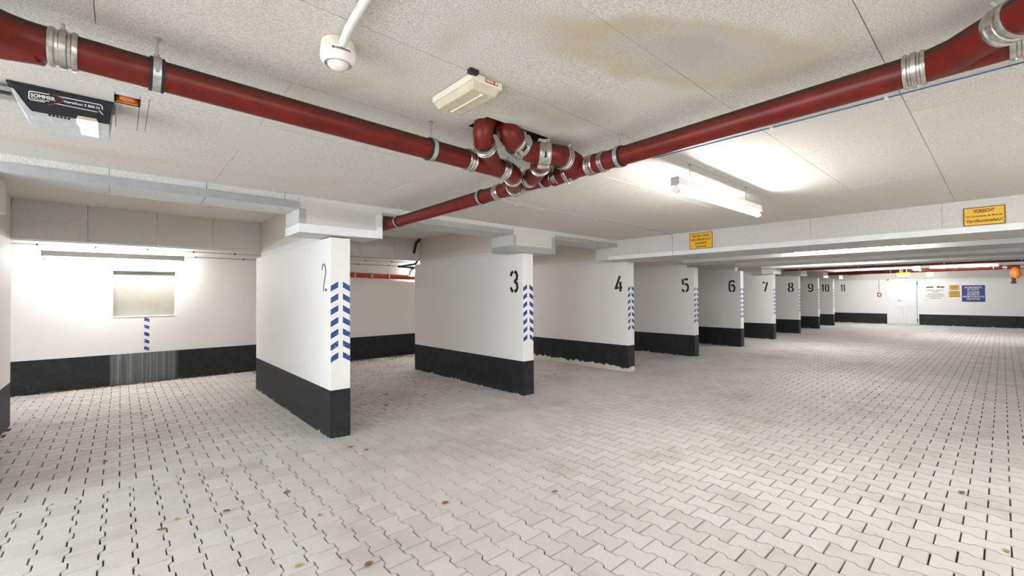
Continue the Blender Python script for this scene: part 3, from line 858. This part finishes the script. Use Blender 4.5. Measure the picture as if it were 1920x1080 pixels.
# ---- fluorescent lamps
def lamp(org, d, L, label, top=None, chains=(), wall=False, glow='tube_glow', body='lamp_white'):
    """batten lamp centred at org (tube axis), running along unit vector d; top = ceiling height for chains"""
    o = thing('batten_lamp', org, label, 'lamp', 'fluorescent batten lamps')
    d = Vector(d).normalized(); s_ = Vector((-d.y, d.x, 0)); c = Vector(org); up = Vector((0, 0, 1))
    def boxv(mb, a0, a1, b0, b1, z0, z1):
        q = [c + d * a + s_ * b + up * z for z in (z0, z1) for b in (b0, b1) for a in (a0, a1)]
        return mb.add(q, [(0, 2, 3, 1), (4, 5, 7, 6), (0, 1, 5, 4), (2, 6, 7, 3), (0, 4, 6, 2), (1, 3, 7, 5)])
    h = L / 2
    build('housing', boxv(MB(), -h, h, -.026, .026, .035, .085 if not wall else .12), body, o, org, bevel=.004)
    for e in (-1, 1):
        build('end_cap', boxv(MB(), min(e * h, e * (h + .012)), max(e * h, e * (h + .012)), -.029, .029, .030, .088 if not wall else .123), 'lamp_grey', o, org, bevel=.003)
        lh = build('lampholder', MB().tube([c + d * e * (h - .002), c + d * e * (h - .035)], .0215, 16), 'plastic_white', o, org, smooth=40)
        build('holder_foot', boxv(MB(), e * (h - .02) - .008, e * (h - .02) + .008, -.012, .012, .012, .037), 'plastic_white', lh, org)
    build('tube', MB().tube([c - d * (h - .035), c + d * (h - .035)], .0165, 20), glow, o, org, smooth=40)
    if wall:
        for e in (-.35, .35):
            build('wall_bracket', MB().box(c.x + e * L - .015, c.x + e * L + .015, c.y + .024, Y_BACK, c.z + .04, c.z + .08), 'lamp_grey', o, org)
    for ch in chains:
        p0 = c + d * ch
        links = MB(); n = max(2, int((top - (p0.z + .085)) / .016))
        for k in range(n):
            za = p0.z + .085 + (top - p0.z - .085) * k / n; zb_ = za + (top - p0.z - .085) / n
            w = (d if k % 2 else s_) * .006
            pts_ = [Vector((p0.x, p0.y, za)) , Vector((p0.x, p0.y, (za + zb_) / 2)) + w, Vector((p0.x, p0.y, zb_)), Vector((p0.x, p0.y, (za + zb_) / 2)) - w, Vector((p0.x, p0.y, za))]
            links.tube(pts_, .0017, 6, False)
        build('chain', links, 'zinc', o, org)
        build('hook', MB().lathe([(.014, 0), (.012, .004), (.004, .006)], (p0.x, p0.y, top - .006), (0, 0, 1), 12), 'zinc', o, org)
    return o
lamp((3.633, 1.497, 2.168), (1, -.004, 0), 1.54, 'lit fluorescent lamp hung on two chains above the lane', zc(3.6), (-.56, .47))
lamp((8.78, 1.69, 2.155), (0, 1, 0), 1.54, 'lit fluorescent lamp mounted across the lane behind the yellow warning signs', 2.375, (-.5, .5))
lamp((-.03, 9.46, 2.027), (1, 0, 0), 1.68, 'lit fluorescent lamp on the back wall above the speckled window', wall=True, glow='tube_glow_bay', body='lamp_grey')  # darker body colour carries the backlit shade of the housing front
# unseen lamps behind and beside the camera, added to brighten the near lane
lamp((-1.9, 1.497, 2.168), (1, 0, 0), 1.54, 'added unseen fluorescent fill lamp hung near the open garage gate', zc(-1.9), (-.5, .5))
lamp((.7, -1.35, 2.168), (1, 0, 0), 1.54, 'added unseen fluorescent fill lamp hung along the lane beside the plain wall', zc(.7), (-.5, .5))
lamp((4.6, -1.35, 2.168), (1, 0, 0), 1.54, 'added unseen fluorescent fill lamp hung beside the plain wall near the warning signs', zc(4.6), (-.5, .5))
lamp((6.0, 9.55, 2.035), (1, 0, 0), 1.54, 'lit fluorescent lamp on the back wall beside the bright red pipe', wall=True, glow='tube_glow_bay', body='lamp_grey')
lamp((13.7, 3.0, 2.21), (0, 1, 0), 1.54, 'lit fluorescent lamp across the lane, next before the thin red pipe', 2.375, (-.5, .5), glow='tube_glow_far')
lamp((19.7, .83, 2.225), (0, 1, 0), 1.54, 'lit fluorescent lamp across the lane between thin and thick red pipes', 2.44, (-.5, .5), glow='tube_glow_far')
lamp((23.6, 3.3, 2.26), (0, 1, 0), 1.54, 'lit fluorescent lamp across the lane between thick red pipe and white door', 2.44, (-.5, .5), glow='tube_glow_far')

# ---- garage door opener
org = (-.2, 2.98, 2.32)
go = thing('door_opener', org, 'black garage door opener with silver trim fixed to the ceiling', 'door opener')
FY = 2.90
prof = [(-.374, 2.402), (-.034, 2.402), (-.044, 2.294), (-.304, 2.289), (-.322, 2.306), (-.342, 2.336), (-.364, 2.374)]
build('housing', MB().prism(prof, on_y(FY), 0, -.17), 'housing_black', go, org, bevel=.003)
build('top_flange', MB().box(-.380, -.028, FY - .006, FY + .176, 2.398, 2.4055), 'housing_black', go, org)
build('bottom_tray', MB().prism([(-.303, 2.289), (-.296, 2.256), (-.047, 2.252), (-.044, 2.294)], on_y(FY), .002, -.165), 'trim_silver', go, org, bevel=.003)
build('side_trim', MB().prism([(-.366, 2.376), (-.356, 2.372), (-.334, 2.334), (-.312, 2.300), (-.300, 2.286), (-.294, 2.257), (-.318, 2.262), (-.344, 2.312)], on_y(FY), .004, -.16), 'trim_silver', go, org, bevel=.002)
build('lamp_cover', MB().prism([(-.161, 2.293), (-.159, 2.268), (-.148, 2.252), (-.083, 2.250), (-.084, 2.293)], on_y(FY), .005, -.12), 'opener_cover_glow', go, org, bevel=.002)
build('lamp_bezel', MB().prism([(-.161, 2.292), (-.155, 2.308), (-.092, 2.309), (-.084, 2.292)], on_y(FY), .004, -.10), 'cover_yellowed', go, org, bevel=.002)
for k in range(6): build('button', MB().prism([(-.251 + k * .0125, 2.280), (-.243 + k * .0125, 2.280), (-.243 + k * .0125, 2.2885), (-.251 + k * .0125, 2.2885)], on_y(FY), .002, .0045), 'print_black', go, org)
tA = on_y(FY)
def bar(pts_):
    mb = MB(); stroke(mb, pts_, .0034, tA, 0, .001); build('logo_frame', mb, 'print_white', go, org)
bar([(-.248, 2.380), (-.307, 2.378), (-.312, 2.373), (-.312, 2.344), (-.307, 2.340), (-.262, 2.341)])
bar([(-.222, 2.380), (-.078, 2.381), (-.072, 2.375), (-.071, 2.359)])
bar([(-.232, 2.344), (-.088, 2.343)])
bar([(-.083, 2.351), (-.068, 2.336)])
build('lettering', text_mb('SOMMER', .0225, tA, -.268, 2.3545, width=.078, bold=.0007), 'print_white', go, org)
build('lettering', text_mb('Made in Germany', .0085, tA, -.277, 2.3455, width=.058, bold=.0002), 'print_white', go, org)
build('lettering', text_mb('marathon S 800 N', .0165, tA, -.141, 2.3575, width=.121, bold=.0003), 'print_white', go, org)
sw = MB(); stroke(sw, [(-.239, 2.384), (-.226, 2.383), (-.210, 2.376), (-.203, 2.367), (-.206, 2.358), (-.228, 2.344), (-.253, 2.331)], .0026, tA, .001, .0022)
build('logo_swoosh', sw, 'print_red', go, org)
build('rail', MB().box(-3.6, -.36, FY + .05, FY + .115, 2.352, 2.392), 'zinc', go, org)
build('drive_chain', MB().tube([(-3.6, FY + .04, 2.362), (-.37, FY + .04, 2.362)], .007, 8), 'rubber_black', go, org)
# ---- orange socket in its ceiling cut-out
org = (.02, 2.83, 2.40)
ob = thing('cable_socket', org, 'orange plastic socket set in a small ceiling cut-out', 'socket')
build('socket_body', MB().lathe([(.030, 0), (.033, .01), (.033, .026), (.024, .03)], (.02, 2.828, zc(0) + .004), (0, 0, 1), 24), 'orange_plastic', ob, org, smooth=40)
build('socket_bracket', MB().box(-.022, .062, 2.868, 2.882, zc(0) + .002, zc(0) + .03), 'orange_plastic', ob, org, bevel=.002)

# ---- fire alarm sounder and its conduit
sc = (.607, 1.655)
org = (sc[0], sc[1], 2.30)
al = thing('alarm_sounder', org, 'round cream alarm sounder on the ceiling fed by a white tube', 'alarm')
zt = zc(.6)
build('base', MB().lathe([(.058, zt - .001), (.060, zt - .012), (.062, zt - .03), (.0625, zt - .036)], (sc[0], sc[1], 0), (0, 0, 1), 40), 'plastic_cream', al, org, smooth=35)
build('collar', MB().lathe([(.0635, zt - .037), (.0635, zt - .058), (.060, zt - .072), (.052, zt - .084), (.049, zt - .084), (.049, zt - .066), (.02, zt - .064)], (sc[0], sc[1], 0), (0, 0, 1), 40), 'plastic_white', al, org, smooth=35)
build('dome', MB().lathe([(.038, zt - .064), (.040, zt - .074), (.037, zt - .087), (.028, zt - .097), (.014, zt - .102), (.002, zt - .103)], (sc[0], sc[1], 0), (0, 0, 1), 36), 'dome_cream', al, org, smooth=60)
def wrap(u, w, d):
    a = math.radians(256) + u / .064
    return (sc[0] + (.0637 + d) * math.cos(a), sc[1] + (.0637 + d) * math.sin(a), zt - .054 + w)
build('lettering', text_mb('Brandalarm', .0135, wrap, 0.006, 0.0, width=.066, bold=.0003), 'print_black', al, org)
o = build('cable_conduit', MB().tube([(.605, 1.615, zt - .030), (.588, 1.50, zt - .022), (.575, 1.36, zt - .020), (.53, .9, zt - .020), (.49, .2, zt - .02)], .0150, 18), 'plastic_white', None, (.59, 1.4, zt - .035), smooth=40)
tag(o, 'white plastic cable tube leading to the alarm sounder', 'conduit')
cs = build('conduit_clip', MB().box(.556, .598, 1.352, 1.368, zt - .012, zt).tube([(.566, 1.352, zt - .018), (.566, 1.372, zt - .022)], .006, 8), 'zinc', o, (.59, 1.4, zt - .035))

# ---- emergency bulkhead lamp
org = (1.19, 1.64, 2.345)
em = thing('bulkhead_lamp', org, 'cream rectangular bulkhead lamp with yellowed cover and red label', 'lamp')
x0, x1, y0_, y1_ = 1.106, 1.274, 1.484, 1.803
build('body', MB().box(x0, x1, y0_, y1_, 2.366, 2.397), 'plastic_cream', em, org, bevel=.005)
ins = .005
build('cover', MB().hexa([(x0 + .02, y0_ + .024, 2.336), (x1 - .02, y0_ + .024, 2.336), (x1 - .02, y1_ - .02, 2.336), (x0 + .02, y1_ - .02, 2.336)],
      [(x0 + ins, y0_ + ins, 2.367), (x1 - ins, y0_ + ins, 2.367), (x1 - ins, y1_ - ins, 2.367), (x0 + ins, y1_ - ins, 2.367)]), 'cover_yellowed', em, org, bevel=.007)
build('cover_rib', MB().tube([(1.19, y0_ + .045, 2.3355), (1.19, y1_ - .045, 2.3355)], .0035, 8), 'dome_cream', em, org, smooth=40)
for yy in (y0_ + .045, y1_ - .045): build('cover_knob', MB().lathe([(.007, -.004), (.009, 0), (.006, .003)], (1.19, yy, 2.335), (0, 0, 1), 12), 'dome_cream', em, org)
build('gland', MB().box(x0 - .022, x0 + .02, y0_ - .022, y0_ + .004, 2.380, 2.398), 'print_black', em, org)
lb = build('warning_label', MB().prism([(1.176, 2.374), (1.246, 2.374), (1.246, 2.391), (1.176, 2.391)], on_y(y0_), 0, .0012), 'print_red', em, org)
for k in range(4): build('label_mark', MB().prism([(1.181 + k * .011, 2.378), (1.189 + k * .011, 2.378), (1.189 + k * .011, 2.387), (1.181 + k * .011, 2.387)], on_y(y0_), .0012, .0018), 'plastic_cream', lb, org)
build('label_mark', MB().lathe([(.006, 0), (.006, .0006)], (1.237, y0_ - .0019, 2.3825), (0, 1, 0), 14), 'print_white', lb, org)

# ---- cables on ceiling and beam
cab = [(2.30, 3.33, zc(2.3) - .005)] + [(x_, 3.35 + .02 * math.sin(x_), zc(x_) - .005) for x_ in (3.06, 3.43, 3.97, 4.42, 5.43, 5.86)] + [(6.33, 3.40, zc(6.3) - .006), (6.372, 3.40, zc(6.3) - .03), (6.374, 3.40, 2.05), (6.378, 3.40, 2.034), (6.6, 3.40, 2.034), (7.38, 3.38, 2.034)]
org = (4.5, 3.36, zc(4.5) - .006)
o = build('ceiling_cable', MB().tube(cab, .0038, 8), 'cable_grey', None, org, smooth=50); tag(o, 'thin grey cable clipped across the ceiling and down the sign beam', 'cable')
for x_ in (3.06, 3.43, 3.97, 4.42, 4.93, 5.43, 5.86): build('cable_clip', MB().box(x_ - .006, x_ + .006, 3.355 - .011, 3.355 + .011, zc(x_) - .012, zc(x_)), 'lamp_white', o, org)
org = (2.745, .3, zc(2.7) - .006)
o = build('ceiling_cable', MB().tube([(2.74, 1.6, zc(2.74) - .0045), (2.745, .86, zc(2.74) - .0045), (2.748, .36, zc(2.74) - .0045), (2.74, -1.5, zc(2.74) - .0045)], .0032, 8), 'cable_blue', None, org, smooth=50)
tag(o, 'thin blue cable clipped to the ceiling beside the red drainpipe', 'cable')
for y_ in (.86, .36, -.2): build('cable_clip', MB().box(2.732, 2.758, y_ - .007, y_ + .007, zc(2.74) - .012, zc(2.74)), 'lamp_white', o, org)
# back wall cables
org = (.4, 9.72, 2.24)
o = build('wall_cable', MB().tube([(X_MIN + .3, 9.722, 2.247), (1.8, 9.722, 2.250), (7.5, 9.722, 2.25)], .0055, 8), 'cable_grey', None, org, smooth=50); tag(o, 'grey cable clipped high along the white back wall', 'cable')
for k in range(13): build('cable_clip', MB().box(-.948 + k * .642 - .011, -.948 + k * .642 + .011, 9.708, Y_BACK, 2.235, 2.262), 'handle_dark', o, org)
org = (1.4, 9.72, 2.16)
o = build('wall_cable', MB().tube([(.83, 9.66, 2.125), (.95, 9.715, 2.152), (1.1, 9.72, 2.155), (7.5, 9.72, 2.155)], .0065, 8), 'cable_grey', None, org, smooth=50); tag(o, 'grey cable running from the end of the back wall lamp', 'cable')
for k in range(6): build('cable_clip', MB().box(1.0 + k * .75, 1.02 + k * .75, 9.705, Y_BACK, 2.143, 2.168), 'handle_dark', o, org)

# ---- signs on the beam
def sign(name, Xp, yl, yr, z0, z1, mat, label, lines, border=None, textmat='print_black', group=None):
    org = (Xp, (yl + yr) / 2, z0)
    o = thing(name, org, label, 'sign', group)
    t3 = on_x(Xp, yl); w = yl - yr
    build('plate', MB().prism([(0, z0), (w, z0), (w, z1), (0, z1)], t3, 0, .004), mat, o, org)
    if border:
        bw = border; mb = MB()
        for (u0, u1, w0, w1) in ((0, w, z0, z0 + bw), (0, w, z1 - bw, z1), (0, bw, z0 + bw, z1 - bw), (w - bw, w, z0 + bw, z1 - bw)):
            mb.prism([(u0, w0), (u1, w0), (u1, w1), (u0, w1)], t3, .004, .0046)
        build('border', mb, textmat, o, org)
    for (txt, size, rz, wd, bold) in lines:
        build('lettering', text_mb(txt, size, t3, w / 2, z0 + rz * (z1 - z0), .0005, .0042, wd, bold=bold), textmat, o, org)
    return o, t3, w, org
sign('warning_sign', 6.376, 3.122, 2.783, 2.103, 2.343, 'sign_yellow', 'small yellow no-smoking notice with four lines of black text on the beam',
     [('Rauchen, Feuer', .046, .76, .25, .0006), ('und offenes Licht', .046, .53, .285, .0006), ('polizeilich', .046, .31, .17, .0006), ('verboten!', .046, .10, .15, .0006)], .006)
sign('warning_sign', 6.376, .257, -.026, 2.107, 2.289, 'sign_yellow', 'yellow VORSICHT exhaust warning sign with black border on the beam',
     [('VORSICHT', .046, .70, .143, .0012), ('beim Laufenlassen der Motoren', .025, .47, .246, .0004), ('Vergiftungsgefahr!', .046, .17, .247, .0008)], .006)
# signs on the far wall
XW = X_FAR - .001
o, t3, w, org = sign('notice_board', XW, 2.30, 1.595, 1.015, 1.765, 'sign_white', 'white printed notice beside the white door', [])
mb = MB()
for (a, b, zz, hh) in ((.08, .30, 1.62, .05), (.40, .63, 1.62, .05)): mb.prism([(a, zz), (b, zz), (b, zz + hh), (a, zz + hh)], t3, .004, .005)
build('print_bold', mb, 'print_black', o, org)
mb = MB()
for (a, b, zz) in ((.10, .34, 1.50), (.38, .62, 1.50), (.24, .46, 1.43), (.12, .60, 1.33), (.08, .64, 1.25), (.16, .54, 1.16)): mb.prism([(a, zz), (b, zz), (b, zz + .022), (a, zz + .022)], t3, .004, .005)
build('print_lines', mb, 'print_grey', o, org)
mb = MB(); stroke(mb, [(.42, 1.70), (.62, 1.59)], .018, t3, .005, .006); build('red_cross_out', mb, 'print_red', o, org)
for (yl, yr, z0, z1, rows_, lab) in ((1.519, 1.222, 1.51, 1.714, 3, 'small yellow notice, upper of two beside the blue sign'), (1.531, 1.203, 1.217, 1.465, 4, 'small yellow notice, lower of two beside the blue sign')):
    o, t3, w, org = sign('warning_sign', XW, yl, yr, z0, z1, 'sign_yellow', lab, [], .008)
    mb = MB()
    for k in range(rows_):
        zz = z1 - (k + .75) * (z1 - z0) / (rows_ + .2); mb.prism([(.04, zz), (w - .04, zz), (w - .04, zz + .02), (.04, zz + .02)], t3, .004, .005)
    build('print_lines', mb, 'print_black', o, org)
o, t3, w, org = sign('notice_board', XW, 1.149, .486, 1.023, 1.706, 'sign_blue', 'blue liability notice with white capital letters on the far wall',
     [('AUF DEM PARKPLATZ', .098, .82, .50, .002), ('GILT DIE STVO.', .098, .69, .34, .002), ('FÜR SCHÄDEN', .098, .53, .34, .002), ('JEGLICHER ART', .098, .40, .36, .002), ('ÜBERNIMMT DIE VERWALTUNG', .098, .26, .62, .002), ('KEINE HAFTUNG.', .098, .12, .38, .002)], None, 'print_white')
# ---- fire call point
org = (X_FAR, 3.806, 1.24)
fc = thing('fire_call_point', org, 'small red fire call point beside the white door', 'alarm')
build('box', MB().box(X_FAR - .05, X_FAR, 3.735, 3.88, 1.245, 1.41), 'red_plastic', fc, org, bevel=.008)
build('button_plate', MB().box(X_FAR - .053, X_FAR - .05, 3.77, 3.845, 1.285, 1.37), 'print_white', fc, org)
build('feed_tube', MB().tube([(X_FAR - .015, 3.815, 1.41), (X_FAR - .015, 3.815, 2.022)], .011, 10), 'cable_grey', fc, org, smooth=40)

# ---- far pipes
def far_pipe(Xp, y0, y1, z0, z1, r, label, hang):
    org = (Xp, (y0 + y1) / 2, z0 - r)
    o = thing('drainpipe', org, label, 'pipe', 'red drainpipes')
    pseg('pipe_length', [(Xp, y0, z0), (Xp, y1, z1)], o, org, r)
    for yy in hang:
        t_ = (yy - y0) / (y1 - y0); c = Vector((Xp, yy, z0 + (z1 - z0) * t_))
        hanger(c, (0, 1, 0), o, org, 2.44, r)
    return o, org
far_pipe(15.80, 4.66, -2.4, 2.160, 2.185, .034, 'thin red pipe across the lane beside partition 7', (4.2, 2.75, 1.0, -.3))
o, org = far_pipe(21.2, 4.80, -2.4, 2.19, 2.235, .068, 'thick red drainpipe across the lane beside partition 9', (2.75, .2))
coupling((21.2, 2.45, 2.205), (0, 1, 0), o, org, .08, 'stainless', .068)
coupling((21.2, 1.95, 2.208), (0, 1, 0), o, org, .08, 'stainless', .068)
coupling((21.2, -.05, 2.22), (0, 1, 0), o, org, .10, 'stainless', .068)
coupling((21.2, -.42, 2.222), (0, 1, 0), o, org, .10, 'stainless', .068)
build('pipe_bend', MB().tube([(21.2, -.26, 2.17), (21.17, -.265, 2.13), (21.14, -.27, 2.06), (21.13, -.28, 1.99), (21.14, -.285, 1.93), (21.16, -.29, 1.88)], [.075, .095, .115, .118, .10, .06], 20), 'orange_plastic', o, org, smooth=40)
build('drop_pipe', MB().tube([(21.18, -.23, 1.93), (21.18, -.225, 1.74)], .045, 16), 'pipe_red', o, org, smooth=40)
build('drop_cap', MB().lathe([(.06, 0), (.065, .02), (.065, .05), (.05, .06)], (21.18, -.225, 1.69), (0, 0, 1), 20), 'handle_dark', o, org, smooth=40)
# ---- small lamps near the far wall
def round_lamp(c, r, mat, label):
    o = thing('bulkhead_lamp', c, label, 'lamp')
    build('base', MB().lathe([(r * 1.05, r * .35), (r * 1.1, r * .55), (r * .9, r * .8)], c, (0, 0, 1), 24), 'lamp_white', o, c, smooth=40)
    build('globe', MB().lathe([(r * .9, r * .36), (r, r * .1), (r * .92, -r * .35), (r * .6, -r * .75), (.01, -r * .9)], c, (0, 0, 1), 24), mat, o, c, smooth=60)
    build('stem', MB().tube([(c[0], c[1], c[2] + r * .7), (c[0], c[1], 2.44)], .012, 8), 'zinc', o, c)
round_lamp((20.7, 2.02, 2.285), .11, 'glow_white', 'bright white globe lamp in front of the thick red drainpipe')
round_lamp((25.0, 2.01, 2.19), .11, 'glow_white', 'bright white globe lamp right before the far wall')
org = (21.0, 2.39, 2.05)
yl = thing('exit_lamp', org, 'glowing yellow box lamp above the white door', 'lamp')
build('body', MB().box(20.98, 21.09, 2.20, 2.58, 2.115, 2.15), 'sign_yellow', yl, org, bevel=.01)
build('cover', MB().hexa([(20.995, 2.23, 2.02), (21.075, 2.23, 2.02), (21.075, 2.55, 2.02), (20.995, 2.55, 2.02)], [(20.985, 2.205, 2.116), (21.085, 2.205, 2.116), (21.085, 2.575, 2.116), (20.985, 2.575, 2.116)]), 'glow_yellow', yl, org, bevel=.008)
build('stem', MB().tube([(21.035, 2.30, 2.16), (21.035, 2.30, 2.44)], .01, 8).tube([(21.035, 2.48, 2.16), (21.035, 2.48, 2.44)], .01, 8), 'zinc', yl, org)

# ---- fallen leaves
def leaf_mesh(name, size, mat, curl):
    n = 6; vs_ = []; fs_ = []
    for i in range(n + 1):
        t_ = i / n; w = size * .38 * math.sin(math.pi * (t_ * .92 + .04)) ** .8
        z = .004 + curl * size * (t_ - .5) ** 2
        vs_ += [(size * (t_ - .5), -w, z + curl * w * .9), (size * (t_ - .5), 0, z), (size * (t_ - .5), w, z + curl * w * .6)]
    for i in range(n):
        b = i * 3; fs_ += [(b, b + 3, b + 4, b + 1), (b + 1, b + 4, b + 5, b + 2)]
    me_ = bpy.data.meshes.new(name); me_.from_pydata(vs_, [], fs_); me_.materials.append(M[mat]); return me_
LM = [leaf_mesh('dry_leaf', .05, 'leaf_brown', .5), leaf_mesh('dry_leaf', .04, 'leaf_yellow', .35)]
for k, (x_, y_, ty) in enumerate([(1.718, 3.979, 0), (1.64, 4.152, 0), (.917, 3.523, 0), (.986, 3.018, 1), (1.686, 2.596, 0), (1.0, 2.289, 0), (.718, 2.535, 1), (.196, 3.493, 0), (.28, 3.591, 1), (.538, 3.496, 0),
                                  (2.37, 2.201, 0), (5.309, .751, 1), (3.687, .01, 1), (4.514, .22, 0), (4.359, 1.389, 1), (7.26, 1.665, 0), (3.915, 3.917, 1), (2.9, 6.0, 0), (3.3, 5.6, 0), (2.6, 5.4, 0), (3.6, 6.4, 0), (2.3, 6.6, 0)]):
    o = bpy.data.objects.new('dry_leaf', LM[ty]); COL.objects.link(o)
    o.location = (x_, y_, 0); o.rotation_euler = (0, 0, random.uniform(0, 6.28))
    if y_ > 4.6: tag(o, 'dry brown leaf lying on the pavers between partitions 2 and 3', 'leaf', 'fallen leaves in the bay')
    elif k < 2: tag(o, 'dry brown leaf lying right before the end of partition 2', 'leaf', 'leaves before partition 2')
    elif k == 16: tag(o, 'dry yellow leaf lying right before the end of partition 3', 'leaf')
    elif ty == 0: tag(o, 'single dry brown leaf lying on the lane pavers', 'leaf', 'brown leaves on the lane')
    else: tag(o, 'single dry yellow leaf lying on the lane pavers', 'leaf', 'yellow leaves on the lane')
def scatter(vs_, fs_, n, xa, xb, fy):
    for _ in range(n):
        x_ = random.uniform(xa, xb); y_ = fy(); s_ = random.uniform(.012, .032); a = random.uniform(0, 6.28)
        ca, sa = math.cos(a) * s_, math.sin(a) * s_; tz = random.uniform(.002, .014); b = len(vs_)
        vs_.extend([(x_ - ca, y_ - sa, .002), (x_ + sa * .5, y_ - ca * .5, tz), (x_ + ca, y_ + sa, .003), (x_ - sa * .5, y_ + ca * .5, tz * .6)])
        fs_.append((b, b + 1, b + 2, b + 3))
for xa, xb, n, sp, n2, lab in ((-.90, 1.54, 560, .045, 20, 'thin line of crumbled brown leaves below the speckled window'),
                               (1.84, 4.26, 620, .32, 170, 'crumbled brown leaf litter below the bright red pipe'),
                               (4.56, 6.98, 420, .35, 60, 'crumbled brown leaf litter in the bay before partition 4')):
    vv, ff = [], []
    scatter(vv, ff, n, xa, xb, lambda: Y_BACK - .04 - abs(random.gauss(0, sp)))
    scatter(vv, ff, n2, xa, xb, lambda: random.uniform(5.0, 9.0))
    me = bpy.data.meshes.new('leaf_litter'); me.from_pydata(vv, [], ff); me.materials.append(M['leaf_brown'])
    o = bpy.data.objects.new('leaf_litter', me); COL.objects.link(o)
    tag(o, lab, 'leaf litter', kind='stuff')
